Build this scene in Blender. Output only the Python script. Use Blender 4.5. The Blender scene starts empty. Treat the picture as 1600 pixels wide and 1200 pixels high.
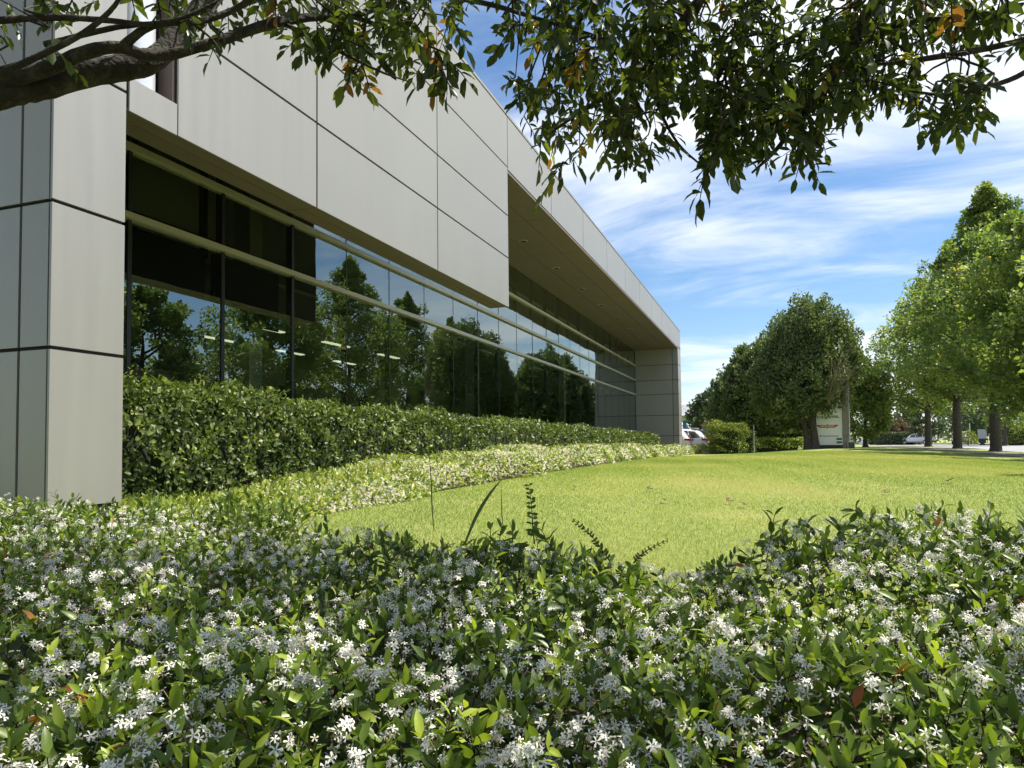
import bpy, bmesh, math, random
import numpy as np
from mathutils import Vector, Matrix

rnd = random.Random(7)
rng = np.random.default_rng(7)
scene = bpy.context.scene
col = scene.collection

# ------------------------------------------------------------------ camera, sky, sun, exposure
# world frame: Z up, +Y runs along the office facade, +X points from the facade to the street
FPX, CX, CY = 1110.0, 800.0, 649.0
CAM = np.array([0.0, 0.0, 0.47])
def _n(v): return v / np.linalg.norm(v)
_Y = _n(np.array([(1200 - CX) / FPX, (690 - CY) / FPX, 1.0]))
_U = np.array([-.0106, -1.0, .0407]); _U = _n(_U - _Y * np.dot(_U, _Y))
RW = np.array([np.cross(_Y, _U), _Y, _U])
def ray(px, py): return RW @ np.array([(px - CX) / FPX, (py - CY) / FPX, 1.0])
def at(px, py, t): return CAM + ray(px, py) * t
def ut(u, t):  # lateral, forward of the viewpoint, on plan
    return (u * .941 - t * .339, u * .339 + t * .941)

cd = bpy.data.cameras.new('camera'); cam = bpy.data.objects.new('camera', cd); col.objects.link(cam)
r_, u_, b_ = RW @ np.array([1, 0, 0]), RW @ np.array([0, -1, 0]), RW @ np.array([0, 0, -1])
cam.matrix_world = Matrix(((r_[0], u_[0], b_[0], CAM[0]), (r_[1], u_[1], b_[1], CAM[1]), (r_[2], u_[2], b_[2], CAM[2]), (0, 0, 0, 1)))
cd.sensor_width = 36; cd.lens = 36 * FPX / 1600; cd.shift_y = (CY - 600) / 1600
cd.clip_start = .02; cd.clip_end = 3000
scene.camera = cam

SUN_EL, SUN_AZ = math.radians(60), math.radians(58)   # azimuth from +Y towards +X
wd = bpy.data.worlds.new('World'); scene.world = wd; wd.use_nodes = True
nt = wd.node_tree; nt.nodes.clear()
def N(t, ty, **kw):
    n = t.nodes.new(ty)
    for k, v in kw.items(): setattr(n, k, v)
    return n
def build_world():
    out = N(nt, 'ShaderNodeOutputWorld'); L = nt.links.new
    sky = N(nt, 'ShaderNodeTexSky', sky_type='NISHITA', sun_disc=False, sun_elevation=SUN_EL, sun_rotation=SUN_AZ,
            air_density=1.0, dust_density=.5, ozone_density=3.0)
    hsv = N(nt, 'ShaderNodeHueSaturation'); hsv.inputs['Saturation'].default_value = 1.18
    L(sky.outputs[0], hsv.inputs['Color'])
    b1 = N(nt, 'ShaderNodeBackground'); b1.inputs[1].default_value = .085
    L(hsv.outputs[0], b1.inputs[0])
    tc = N(nt, 'ShaderNodeTexCoord'); sp = N(nt, 'ShaderNodeSeparateXYZ'); L(tc.outputs['Generated'], sp.inputs[0])
    def M(op, a, b=None):
        m = N(nt, 'ShaderNodeMath', operation=op)
        for i, v in enumerate((a, b)):
            if v is None: continue
            if isinstance(v, (int, float)): m.inputs[i].default_value = v
            else: L(v, m.inputs[i])
        return m.outputs[0]
    zz = M('ADD', M('MAXIMUM', sp.outputs[2], 0.0), .12)
    cb = N(nt, 'ShaderNodeCombineXYZ'); L(M('DIVIDE', sp.outputs[0], zz), cb.inputs[0]); L(M('DIVIDE', sp.outputs[1], zz), cb.inputs[1])
    def noise(scale, rot, sc, detail, rough, dist, loc=(0, 0, 0)):
        mp = N(nt, 'ShaderNodeMapping'); mp.inputs['Rotation'].default_value = (0, 0, math.radians(rot)); mp.inputs['Scale'].default_value = sc
        mp.inputs['Location'].default_value = loc
        L(cb.outputs[0], mp.inputs[0])
        nz = N(nt, 'ShaderNodeTexNoise'); nz.inputs['Scale'].default_value = scale; nz.inputs['Detail'].default_value = detail
        nz.inputs['Roughness'].default_value = rough; nz.inputs['Distortion'].default_value = dist
        L(mp.outputs[0], nz.inputs[0]); return nz.outputs[0]
    wisps = noise(1.5, 25, (.6, 1.25, 1), 8, .58, .7, (3.1, 1.2, 0))
    big = noise(.42, -15, (1, 1.1, 1), 3, .5, .2, (1.35, .4, 0))
    s = M('ADD', M('MULTIPLY', wisps, .52), M('MULTIPLY', big, .62))
    bank = _n(ray(1560, 130)); vm = N(nt, 'ShaderNodeVectorMath', operation='DOT_PRODUCT'); vm.inputs[1].default_value = tuple(bank); L(tc.outputs['Generated'], vm.inputs[0])
    bm_ = N(nt, 'ShaderNodeMapRange', interpolation_type='SMOOTHSTEP'); bm_.inputs[1].default_value = .84; bm_.inputs[2].default_value = 1.0; bm_.inputs[4].default_value = .07; L(vm.outputs['Value'], bm_.inputs[0])
    s = M('ADD', s, bm_.outputs[0])
    rp = N(nt, 'ShaderNodeMapRange', interpolation_type='SMOOTHSTEP')
    rp.inputs[1].default_value = .495; rp.inputs[2].default_value = .73; rp.inputs[3].default_value = 0.02; rp.inputs[4].default_value = .92
    L(s, rp.inputs[0])
    b2 = N(nt, 'ShaderNodeBackground'); b2.inputs[0].default_value = (.93, .96, 1, 1); b2.inputs[1].default_value = .72
    mx = N(nt, 'ShaderNodeMixShader'); L(rp.outputs[0], mx.inputs[0]); L(b1.outputs[0], mx.inputs[1]); L(b2.outputs[0], mx.inputs[2])
    L(mx.outputs[0], out.inputs[0])
build_world()
sd = bpy.data.lights.new('sun', 'SUN'); sd.energy = 4.7; sd.angle = math.radians(.53); sd.color = (1, .94, .83)
so = bpy.data.objects.new('sun', sd); col.objects.link(so)
SUN = Vector((math.sin(SUN_AZ) * math.cos(SUN_EL), math.cos(SUN_AZ) * math.cos(SUN_EL), math.sin(SUN_EL)))
so.rotation_euler = SUN.to_track_quat('Z', 'Y').to_euler(); so.location = (10, 10, 30)
scene.view_settings.view_transform = 'Standard'; scene.view_settings.look = 'None'
scene.view_settings.exposure = 0.9; scene.view_settings.gamma = 1
scene.cycles.max_bounces = 8; scene.cycles.transparent_max_bounces = 12
scene.cycles.transmission_bounces = 6; scene.cycles.use_denoising = True

# ------------------------------------------------------------------ materials
def mat(name, base, rough=.6, metal=0.0, spec=.5, var=None, bump=None, emit=None, coat=0):
    """var=(scale, other colour, low, high) mottles the base colour; bump=(scale, strength, distance)."""
    m = bpy.data.materials.new(name); m.use_nodes = True; t = m.node_tree; p = t.nodes['Principled BSDF']; L = t.links.new
    p.inputs['Base Color'].default_value = (*base, 1); p.inputs['Roughness'].default_value = rough; p.inputs['Metallic'].default_value = metal
    p.inputs['Specular IOR Level'].default_value = spec
    if coat: p.inputs['Coat Weight'].default_value = coat; p.inputs['Coat Roughness'].default_value = .05
    tc = N(t, 'ShaderNodeTexCoord')
    if var:
        nz = N(t, 'ShaderNodeTexNoise'); nz.inputs['Scale'].default_value = var[0]; nz.inputs['Detail'].default_value = 6; nz.inputs['Roughness'].default_value = .65
        L(tc.outputs['Object'], nz.inputs[0])
        r = N(t, 'ShaderNodeValToRGB'); r.color_ramp.elements[0].position = var[2]; r.color_ramp.elements[1].position = var[3]
        r.color_ramp.elements[0].color = (*base, 1); r.color_ramp.elements[1].color = (*var[1], 1)
        L(nz.outputs[0], r.inputs[0]); L(r.outputs[0], p.inputs['Base Color'])
    if bump:
        nz = N(t, 'ShaderNodeTexNoise'); nz.inputs['Scale'].default_value = bump[0]; nz.inputs['Detail'].default_value = 5
        L(tc.outputs['Object'], nz.inputs[0])
        bp = N(t, 'ShaderNodeBump'); bp.inputs['Strength'].default_value = bump[1]; bp.inputs['Distance'].default_value = bump[2]
        L(nz.outputs[0], bp.inputs['Height']); L(bp.outputs[0], p.inputs['Normal'])
    if emit:
        p.inputs['Emission Color'].default_value = (*emit[0], 1); p.inputs['Emission Strength'].default_value = emit[1]
    return m
def leafmat(name, stops, rough=.42, trans=.35, tcol=(1.25, 1.3, .55), spec=.45):
    """leaf: colour from the per-leaf attribute 'tint', light passing through."""
    m = bpy.data.materials.new(name); m.use_nodes = True; t = m.node_tree; L = t.links.new
    p = t.nodes['Principled BSDF']; out = t.nodes['Material Output']
    a = N(t, 'ShaderNodeAttribute', attribute_name='tint')
    r = N(t, 'ShaderNodeValToRGB'); e = r.color_ramp.elements
    while len(e) < len(stops): e.new(.5)
    for k, (ps, c) in enumerate(stops): e[k].position = ps; e[k].color = (*c, 1)
    L(a.outputs['Fac'], r.inputs[0]); L(r.outputs[0], p.inputs['Base Color'])
    p.inputs['Roughness'].default_value = rough; p.inputs['Specular IOR Level'].default_value = spec
    mu = N(t, 'ShaderNodeMix', data_type='RGBA', blend_type='MULTIPLY'); mu.inputs[0].default_value = 1
    L(r.outputs[0], mu.inputs[6]); mu.inputs[7].default_value = (*tcol, 1)
    tr = N(t, 'ShaderNodeBsdfTranslucent'); L(mu.outputs[2], tr.inputs[0])
    mx = N(t, 'ShaderNodeMixShader'); mx.inputs[0].default_value = trans
    L(p.outputs[0], mx.inputs[1]); L(tr.outputs[0], mx.inputs[2]); L(mx.outputs[0], out.inputs[0])
    return m
def glassmat(name, tint, base, ior, gl=(1, 1, 1)):
    m = bpy.data.materials.new(name); m.use_nodes = True; t = m.node_tree; L = t.links.new
    t.nodes.remove(t.nodes['Principled BSDF']); out = t.nodes['Material Output']
    tr = N(t, 'ShaderNodeBsdfTransparent'); tr.inputs[0].default_value = (*tint, 1)
    g = N(t, 'ShaderNodeBsdfGlossy'); g.inputs['Color'].default_value = (*gl, 1); g.inputs['Roughness'].default_value = .0
    f = N(t, 'ShaderNodeFresnel'); f.inputs[0].default_value = ior
    ad = N(t, 'ShaderNodeMath', operation='MULTIPLY_ADD', use_clamp=True); ad.inputs[1].default_value = 1 - base; ad.inputs[2].default_value = base
    tc = N(t, 'ShaderNodeTexCoord'); nz = N(t, 'ShaderNodeTexNoise'); nz.inputs['Scale'].default_value = .9; nz.inputs['Detail'].default_value = 2
    L(tc.outputs['Object'], nz.inputs[0]); bp = N(t, 'ShaderNodeBump'); bp.inputs['Strength'].default_value = .12; bp.inputs['Distance'].default_value = .02
    L(nz.outputs[0], bp.inputs['Height']); L(bp.outputs[0], g.inputs['Normal'])
    L(f.outputs[0], ad.inputs[0])
    mx = N(t, 'ShaderNodeMixShader'); L(ad.outputs[0], mx.inputs[0]); L(tr.outputs[0], mx.inputs[1]); L(g.outputs[0], mx.inputs[2])
    L(mx.outputs[0], out.inputs[0]); return m

M = {}
def panelmat():
    m = mat('silver_panel', (.39, .385, .372), .40, .35, bump=(.9, .10, .02)); t = m.node_tree; L = t.links.new; p = t.nodes['Principled BSDF']
    tc = N(t, 'ShaderNodeTexCoord'); mp = N(t, 'ShaderNodeMapping'); mp.inputs['Scale'].default_value = (9, 9, .5); L(tc.outputs['Object'], mp.inputs[0])
    nz = N(t, 'ShaderNodeTexNoise'); nz.inputs['Scale'].default_value = 1; nz.inputs['Detail'].default_value = 6; L(mp.outputs[0], nz.inputs[0])
    n2 = N(t, 'ShaderNodeTexNoise'); n2.inputs['Scale'].default_value = .8; n2.inputs['Detail'].default_value = 3; L(tc.outputs['Object'], n2.inputs[0])
    g = N(t, 'ShaderNodeNewGeometry')
    def M_(op, a, b):
        n = N(t, 'ShaderNodeMath', operation=op)
        for k, v in enumerate((a, b)):
            if isinstance(v, (int, float)): n.inputs[k].default_value = v
            else: L(v, n.inputs[k])
        return n.outputs[0]
    v = M_('ADD', M_('ADD', M_('MULTIPLY', nz.outputs[0], .10), M_('MULTIPLY', n2.outputs[0], .12)), M_('ADD', M_('MULTIPLY', g.outputs['Random Per Island'], .05), .865))
    mx = N(t, 'ShaderNodeMix', data_type='RGBA', blend_type='MULTIPLY'); mx.inputs[0].default_value = 1; mx.inputs[6].default_value = (.325, .314, .297, 1)
    cc = N(t, 'ShaderNodeCombineColor')
    for k in range(3): L(v, cc.inputs[k])
    L(cc.outputs[0], mx.inputs[7]); L(mx.outputs[2], p.inputs['Base Color'])
    r = N(t, 'ShaderNodeMapRange'); r.inputs[3].default_value = .34; r.inputs[4].default_value = .5; L(nz.outputs[0], r.inputs[0]); L(r.outputs[0], p.inputs['Roughness'])
    return m
M['panel'] = panelmat()
M['soffit'] = mat('bronze_soffit', (.19, .148, .135), .55, .1, var=(.5, (.17, .135, .123), .35, .7))
M['joint'] = mat('dark_joint', (.025, .025, .028), .8)
M['transom'] = mat('champagne_aluminium', (.56, .51, .45), .4, .2)
M['mullion'] = mat('dark_mullion', (.035, .035, .04), .4, .2)
M['glass'] = glassmat('tinted_glass', (.52, .60, .53), .20, 1.55, (.84, .95, .92))
M['carglass'] = glassmat('car_glass', (.10, .11, .11), .06, 1.5)
M['inner'] = mat('office_wall', (.62, .57, .48), .8)
M['carpet'] = mat('office_carpet', (.06, .06, .065), .95)
M['ceil'] = mat('office_ceiling', (.62, .57, .46), .9)
M['lamp'] = mat('ceiling_lamp', (.9, .9, .85), .5, emit=((1, .97, .75), .75))
M['blind'] = mat('navy_blind', (.012, .013, .02), .85)
M['steelw'] = mat('pale_metal', (.62, .63, .68), .35, .3)
M['brownm'] = mat('brown_metal', (.10, .075, .065), .5)
M['concrete'] = mat('concrete', (.30, .275, .25), .85, var=(6, (.21, .19, .17), .35, .7), bump=(30, .4, .01))
M['asphalt'] = mat('asphalt', (.25, .25, .255), .9, var=(1.2, (.32, .32, .32), .3, .75), bump=(80, .3, .01))
M['pathc'] = mat('footpath_concrete', (.30, .27, .22), .9, var=(2, (.22, .19, .15), .35, .75))
M['kerb'] = mat('kerb_concrete', (.38, .37, .34), .85, var=(5, (.30, .29, .27), .3, .7))
M['soil'] = mat('soil', (.05, .036, .024), .95, var=(8, (.09, .065, .04), .35, .7), bump=(25, .8, .03))
M['bark'] = mat('grey_bark', (.12, .10, .085), .9, var=(14, (.055, .045, .038), .35, .65), bump=(45, 1, .02))
M['barkd'] = mat('lichen_bark', (.030, .024, .02), .95, var=(14, (.085, .082, .06), .5, .7), bump=(38, 1, .025))
M['twig'] = mat('dry_twig', (.21, .17, .12), .9)
M['stem'] = mat('brown_stem', (.06, .04, .022), .8)
M['white'] = mat('white_paint', (.80, .80, .80), .25, coat=.6)
M['darkcar'] = mat('charcoal_paint', (.03, .035, .045), .25, coat=.6)
M['tyre'] = mat('rubber', (.02, .02, .02), .85)
M['rim'] = mat('alloy', (.5, .5, .52), .3, .8)
M['red'] = mat('red_lens', (.50, .012, .02), .15, coat=.5)
M['clear'] = mat('clear_lens', (.7, .72, .75), .1, coat=.5)
M['trim'] = mat('black_trim', (.025, .025, .027), .55)
M['plate'] = mat('number_plate', (.75, .75, .72), .5)
M['signw'] = mat('sign_white', (.86, .88, .86), .4)
M['signb'] = mat('sign_plinth', (.05, .045, .05), .8)
M['signr'] = mat('sign_red', (.45, .02, .03), .5)
M['signg'] = mat('sign_green', (.03, .15, .06), .5)
M['ink'] = mat('sign_ink', (.02, .025, .03), .6)
M['inkg'] = mat('sign_grey_ink', (.14, .16, .16), .6)
M['whitelet'] = mat('white_letters', (.85, .82, .8), .6)
M['blue'] = mat('blue_post', (.03, .16, .50), .4)
M['whiteroof'] = mat('white_cladding', (.66, .67, .70), .5)
M['greysign'] = mat('grey_sign', (.42, .44, .42), .6)
M['util'] = mat('utility_box', (.09, .085, .08), .7)
M['pole'] = mat('pale_pole', (.6, .6, .58), .6)

M['lawnleaf'] = leafmat('grass_blade', [(0, (.17, .25, .05)), (.5, (.31, .40, .10)), (.85, (.50, .51, .17)), (1, (.60, .52, .27))], .6, .35, (1.2, 1.2, .6), .25)
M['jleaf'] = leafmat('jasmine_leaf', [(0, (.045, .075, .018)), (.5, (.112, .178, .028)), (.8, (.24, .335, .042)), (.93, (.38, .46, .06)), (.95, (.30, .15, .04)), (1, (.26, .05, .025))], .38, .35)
M['jstrip'] = leafmat('jasmine_leaf_sun_tinted', [(0, (.10, .15, .03)), (.5, (.24, .31, .06)), (1, (.48, .50, .13))], .4, .35)  # lighter copy of the jasmine leaf, sunlit brightness put into its colour
M['petal'] = leafmat('jasmine_petal', [(0, (.80, .78, .71)), (1, (.92, .91, .84))], .6, .3, (1, 1, 1), .2)
M['petalc'] = leafmat('cream_petal', [(0, (.50, .42, .28)), (.4, (.72, .66, .52)), (1, (.86, .84, .76))], .6, .3, (1, 1, .9), .2)
M['tube'] = leafmat('flower_tube', [(0, (.33, .26, .14)), (1, (.55, .50, .28))], .7, .3, (1, 1, .8), .2)
M['hleaf'] = leafmat('hedge_leaf', [(0, (.045, .072, .018)), (.6, (.115, .165, .036)), (.9, (.23, .28, .07)), (1, (.34, .38, .12))], .42, .34, spec=.4)
M['hcore'] = mat('hedge_dark_core', (.016, .022, .009), .95, var=(18, (.028, .03, .014), .4, .7))  # near-black fill, the hedge's inner shade put into its colour
M['oleaf'] = leafmat('overhead_leaf', [(0, (.028, .046, .014)), (.6, (.06, .09, .024)), (.88, (.15, .19, .035)), (.96, (.34, .34, .03)), (1, (.24, .12, .04))], .4, .36, (1.5, 1.45, .5))
M['lleaf'] = leafmat('street_tree_leaf', [(0, (.09, .145, .04)), (.55, (.215, .29, .085)), (.9, (.36, .42, .14)), (1, (.42, .32, .14))], .45, .45)
M['sleaf'] = leafmat('sign_tree_leaf', [(0, (.07, .115, .04)), (.6, (.15, .195, .085)), (1, (.30, .33, .16))], .4, .36)
M['dleaf'] = leafmat('dark_leaf', [(0, (.03, .055, .025)), (.6, (.075, .115, .045)), (1, (.17, .21, .08))], .5, .25)
M['pleaf'] = leafmat('rusty_leaf', [(0, (.06, .06, .03)), (.5, (.16, .12, .07)), (1, (.26, .16, .12))], .5, .25)
M['bleaf'] = leafmat('box_hedge_leaf', [(0, (.07, .11, .02)), (.6, (.20, .26, .04)), (1, (.40, .42, .08))], .42, .3)
M['vleaf'] = leafmat('pale_shrub_leaf', [(0, (.12, .16, .06)), (.5, (.25, .29, .13)), (1, (.52, .52, .36))], .5, .3)
M['dry'] = mat('dry_leaf', (.13, .05, .02), .8)

def lawnmat():
    m = bpy.data.materials.new('lawn'); m.use_nodes = True; t = m.node_tree; L = t.links.new; p = t.nodes['Principled BSDF']
    tc = N(t, 'ShaderNodeTexCoord')
    def nz(s, d, ro=.6):
        n = N(t, 'ShaderNodeTexNoise'); n.inputs['Scale'].default_value = s; n.inputs['Detail'].default_value = d; n.inputs['Roughness'].default_value = ro
        L(tc.outputs['Object'], n.inputs[0]); return n.outputs[0]
    r = N(t, 'ShaderNodeValToRGB'); r.color_ramp.elements[0].position = .34; r.color_ramp.elements[1].position = .72
    r.color_ramp.elements[0].color = (.19, .24, .06, 1); r.color_ramp.elements[1].color = (.39, .43, .13, 1)
    L(nz(22, 8, .8), r.inputs[0])
    r2 = N(t, 'ShaderNodeValToRGB'); r2.color_ramp.elements[0].position = .56; r2.color_ramp.elements[1].position = .78
    r2.color_ramp.elements[0].color = (0, 0, 0, 1); r2.color_ramp.elements[1].color = (.7, .7, .7, 1)
    L(nz(.55, 3), r2.inputs[0])
    mx = N(t, 'ShaderNodeMix', data_type='RGBA'); L(r2.outputs[0], mx.inputs[0]); L(r.outputs[0], mx.inputs[6]); mx.inputs[7].default_value = (.50, .45, .22, 1)
    L(mx.outputs[2], p.inputs['Base Color']); p.inputs['Roughness'].default_value = .85; p.inputs['Specular IOR Level'].default_value = .2
    bp = N(t, 'ShaderNodeBump'); bp.inputs['Strength'].default_value = .8; bp.inputs['Distance'].default_value = .04
    L(nz(45, 6, .7), bp.inputs['Height']); L(bp.outputs[0], p.inputs['Normal'])
    return m
M['lawn'] = lawnmat()

# ------------------------------------------------------------------ builders
def tag(o, label=None, cat=None, group=None, kind=None):
    if label: o['label'] = label
    if cat: o['category'] = cat
    if group: o['group'] = group
    if kind: o['kind'] = kind
    return o
def empty(name, loc=(0, 0, 0), rz=0):
    o = bpy.data.objects.new(name, None); o.location = loc; o.rotation_euler = (0, 0, rz); o.empty_display_size = .2
    col.objects.link(o); return o
def copy_tree(o, parent=None):
    c = o.copy(); col.objects.link(c)
    if parent: c.parent = parent
    for ch in list(o.children): copy_tree(ch, c)
    return c
class MB:
    def __init__(s): s.v = []; s.f = []; s.m = []; s.sm = []
    def add(s, vs, fs, m=0, smooth=False):
        b = len(s.v); s.v += [tuple(x) for x in vs]
        for f in fs: s.f.append([i + b for i in f]); s.m.append(m); s.sm.append(smooth)
    def box(s, x0, x1, y0, y1, z0, z1, m=0):
        s.add([(x0, y0, z0), (x1, y0, z0), (x1, y1, z0), (x0, y1, z0), (x0, y0, z1), (x1, y0, z1), (x1, y1, z1), (x0, y1, z1)],
              [(0, 3, 2, 1), (4, 5, 6, 7), (0, 1, 5, 4), (1, 2, 6, 5), (2, 3, 7, 6), (3, 0, 4, 7)], m)
    def tube(s, pts, rad, n=8, m=0, cap=True, wob=0):
        pts = [np.array(p, float) for p in pts]; vs = []; prev = None
        for i, p in enumerate(pts):
            d = pts[min(i + 1, len(pts) - 1)] - pts[max(i - 1, 0)]; d = d / (np.linalg.norm(d) + 1e-9)
            a = np.array([0, 0, 1.]) if abs(d[2]) < .9 else np.array([1., 0, 0])
            if prev is not None: a = prev
            x = np.cross(d, np.cross(a, d)); x /= np.linalg.norm(x) + 1e-9; prev = x; y = np.cross(d, x)
            for k in range(n):
                an = 2 * math.pi * k / n; rr = rad[i] * (1 + wob * rnd.uniform(-1, 1))
                vs.append(p + rr * (math.cos(an) * x + math.sin(an) * y))
        fs = [(i * n + k, i * n + (k + 1) % n, (i + 1) * n + (k + 1) % n, (i + 1) * n + k) for i in range(len(pts) - 1) for k in range(n)]
        s.add(vs, fs, m, True)
        if cap: s.add(vs[:n], [tuple(range(n))[::-1]], m); s.add(vs[-n:], [tuple(range(n))], m)
    def build(s, name, mats, parent=None, bevel=0):
        me = bpy.data.meshes.new(name); me.from_pydata(s.v, [], s.f)
        for x in (mats if isinstance(mats, (list, tuple)) else [mats]): me.materials.append(x)
        me.polygons.foreach_set('material_index', s.m); me.polygons.foreach_set('use_smooth', s.sm); me.update()
        o = bpy.data.objects.new(name, me); col.objects.link(o)
        if parent: o.parent = parent
        if bevel:
            bm = bmesh.new(); bm.from_mesh(me); bmesh.ops.remove_doubles(bm, verts=bm.verts, dist=1e-5)
            bmesh.ops.bevel(bm, geom=[e for e in bm.edges if len(e.link_faces) == 2 and e.calc_face_angle(0) > .5], offset=bevel, segments=2, affect='EDGES', profile=.5)
            bm.to_mesh(me); bm.free()
        return o
def smooth_path(pts, n=4):
    """Catmull-Rom through the points."""
    P = [np.array(p, float) for p in pts]; P = [2 * P[0] - P[1]] + P + [2 * P[-1] - P[-2]]; out = []
    for i in range(1, len(P) - 2):
        for k in range(n):
            t = k / n; a, b, c, d = P[i - 1], P[i], P[i + 1], P[i + 2]
            out.append(.5 * (2 * b + (c - a) * t + (2 * a - 5 * b + 4 * c - d) * t * t + (3 * b - a - 3 * c + d) * t ** 3))
    return out + [P[-2]]
# leaf and petal templates: x across, y along, z normal
T_LEAF = (np.array([(0, 0, 0), (-.17, .30, .05), (0, .30, 0), (.17, .30, .05), (-.15, .66, .03), (0, .66, -.03), (.15, .66, .03), (0, 1, -.12)]),
          [(0, 2, 1), (0, 3, 2), (1, 2, 5, 4), (2, 3, 6, 5), (4, 5, 7), (5, 6, 7)])
T_OVAL = (np.array([(0, 0, 0), (-.23, .28, .06), (0, .28, 0), (.23, .28, .06), (-.24, .68, .04), (0, .68, -.03), (.24, .68, .04), (0, 1, -.10)]),
          [(0, 2, 1), (0, 3, 2), (1, 2, 5, 4), (2, 3, 6, 5), (4, 5, 7), (5, 6, 7)])
T_OVER = (T_OVAL[0] * np.array([.80, 1, 1]), T_OVAL[1])
T_DIA = (np.array([(0, 0, 0), (.34, .45, .10), (0, 1, -.10), (-.34, .45, .10)]), [(0, 1, 2), (0, 2, 3)])
T_BLADE = (np.array([(-.06, 0, 0), (.06, 0, 0), (.035, .6, .06), (0, 1, .22)]), [(0, 1, 2), (0, 2, 3)])
_pv, _pf = [], []
for k in range(5):
    a = 2 * math.pi * k / 5
    def _p(r, da, z): return (r * math.cos(a + da), r * math.sin(a + da), z)
    b = len(_pv); _pv += [_p(.06, -.5, 0), _p(.30, -.22, .02), _p(.5, -.06, -.04), _p(.47, .34, .05), _p(.25, .26, .05), _p(.06, .5, 0)]
    _pf += [(b, b + 1, b + 4, b + 5), (b + 1, b + 2, b + 3, b + 4)]
T_FLOWER = (np.array(_pv), _pf)
T_TUBE = (np.array([(-.03, -.9, 0), (.03, -.9, 0), (.045, 0, 0), (-.045, 0, 0), (0, -.9, -.03), (0, -.9, .03), (0, 0, .045), (0, 0, -.045)]), [(0, 1, 2, 3), (4, 5, 6, 7)])
T_STALK = (np.array([(-.5, 0, 0), (.5, 0, 0), (.35, 1, 0), (-.35, 1, 0), (0, 0, -.5), (0, 0, .5), (0, 1, .35), (0, 1, -.35)]), [(0, 1, 2, 3), (4, 5, 6, 7)])
def norm(a): return a / (np.linalg.norm(a, axis=-1, keepdims=True) + 1e-9)
class Cloud:
    """many leaf-sized faces gathered into one mesh"""
    def __init__(s): s.V = []; s.nv = 0; s.loops = []; s.tot = []; s.mi = []; s.ti = []
    def add(s, T, pos, axis, up, scale, tint, m=0):
        V, F = T; pos = np.asarray(pos, float); n = len(pos)
        if n == 0: return
        y = norm(np.broadcast_to(np.asarray(axis, float), (n, 3))); u = np.broadcast_to(np.asarray(up, float), (n, 3))
        x = norm(np.cross(y, u)); z = np.cross(x, y)
        sc = np.broadcast_to(np.asarray(scale, float).reshape(-1, 1) if np.ndim(scale) < 2 else np.asarray(scale, float), (n, 1) if np.ndim(scale) < 2 else (n, 3))
        if sc.shape[1] == 1: sc = np.repeat(sc, 3, 1)
        vv = V[None] * sc[:, None, :]
        W = pos[:, None] + vv[..., 0:1] * x[:, None] + vv[..., 1:2] * y[:, None] + vv[..., 2:3] * z[:, None]
        k = len(V); s.V.append(W.reshape(-1, 3))
        fl = np.concatenate([np.array(f) for f in F]); ft = np.array([len(f) for f in F])
        s.loops.append((np.arange(n)[:, None] * k + fl[None] + s.nv).ravel()); s.tot.append(np.tile(ft, n))
        s.mi.append(np.full(n * len(F), m)); s.ti.append(np.repeat(np.broadcast_to(np.asarray(tint, float), (n,)), k)); s.nv += n * k
    def build(s, name, mats, parent=None, smooth=True):
        V = np.concatenate(s.V); lo = np.concatenate(s.loops); to = np.concatenate(s.tot); st = np.concatenate([[0], np.cumsum(to)[:-1]])
        me = bpy.data.meshes.new(name); me.vertices.add(len(V)); me.vertices.foreach_set('co', V.astype(np.float32).ravel())
        me.loops.add(len(lo)); me.loops.foreach_set('vertex_index', lo.astype(np.int32))
        me.polygons.add(len(to)); me.polygons.foreach_set('loop_start', st.astype(np.int32)); me.polygons.foreach_set('loop_total', to.astype(np.int32))
        for x in (mats if isinstance(mats, (list, tuple)) else [mats]): me.materials.append(x)
        me.polygons.foreach_set('material_index', np.concatenate(s.mi).astype(np.int32)); me.polygons.foreach_set('use_smooth', np.full(len(to), smooth))
        a = me.attributes.new('tint', 'FLOAT', 'POINT'); a.data.foreach_set('value', np.concatenate(s.ti).astype(np.float32))
        me.update(calc_edges=True); o = bpy.data.objects.new(name, me); col.objects.link(o)
        if parent: o.parent = parent
        return o
def rdir(n, zmin=-1.0):
    z = rng.uniform(zmin, 1, n); a = rng.uniform(0, 2 * np.pi, n); r = np.sqrt(1 - z * z)
    return np.stack([r * np.cos(a), r * np.sin(a), z], 1)

# ------------------------------------------------------------------ terrain height
_CP = np.array([(-3.5, 3, -.12), (-4.5, 4, 0), (-6, 10, 0), (-3.5, 8, -.06), (-3.5, 14, -.01), (-3.5, 20, -.03), (-3.5, 30, -.12), (-3.5, 40, -.2), (-8, 20, 0), (-8, 32, -.1),
    (0, 0, -.32), (1.5, 2, -.30), (-1, 1, -.30), (0, 5, -.26), (2.5, 5, -.25), (4, 4, -.25), (1, 12, -.06), (1, 20, .05), (2, 28, .12), (3, 36, .18), (5, 36, .11), (4, 20, .0), (5, 12, -.08),
    (7.8, 16, -.2), (7.8, 20, -.17), (7.8, 30, -.08), (7.8, 45, .06), (9.4, 36, -.11), (9.4, 43, .0), (9.4, 51, .06), (9.4, 10, -.25), (9, 0, -.3), (9.4, 26, -.18), (9.4, 60, .04), (6, 20, -.06), (6, 28, .0),
    (-3, 47, -.28), (-8, 47, -.28), (0, 46, -.1), (-1.8, 36, -.1), (3, 48, .05), (-3, 58, -.3), (-10, 58, -.3)])
def ZR(y): return np.interp(y, [0, 34, 60, 100, 200], [-.30, -.23, -.12, -.08, -.08])   # level of the kerb top along the road
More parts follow.
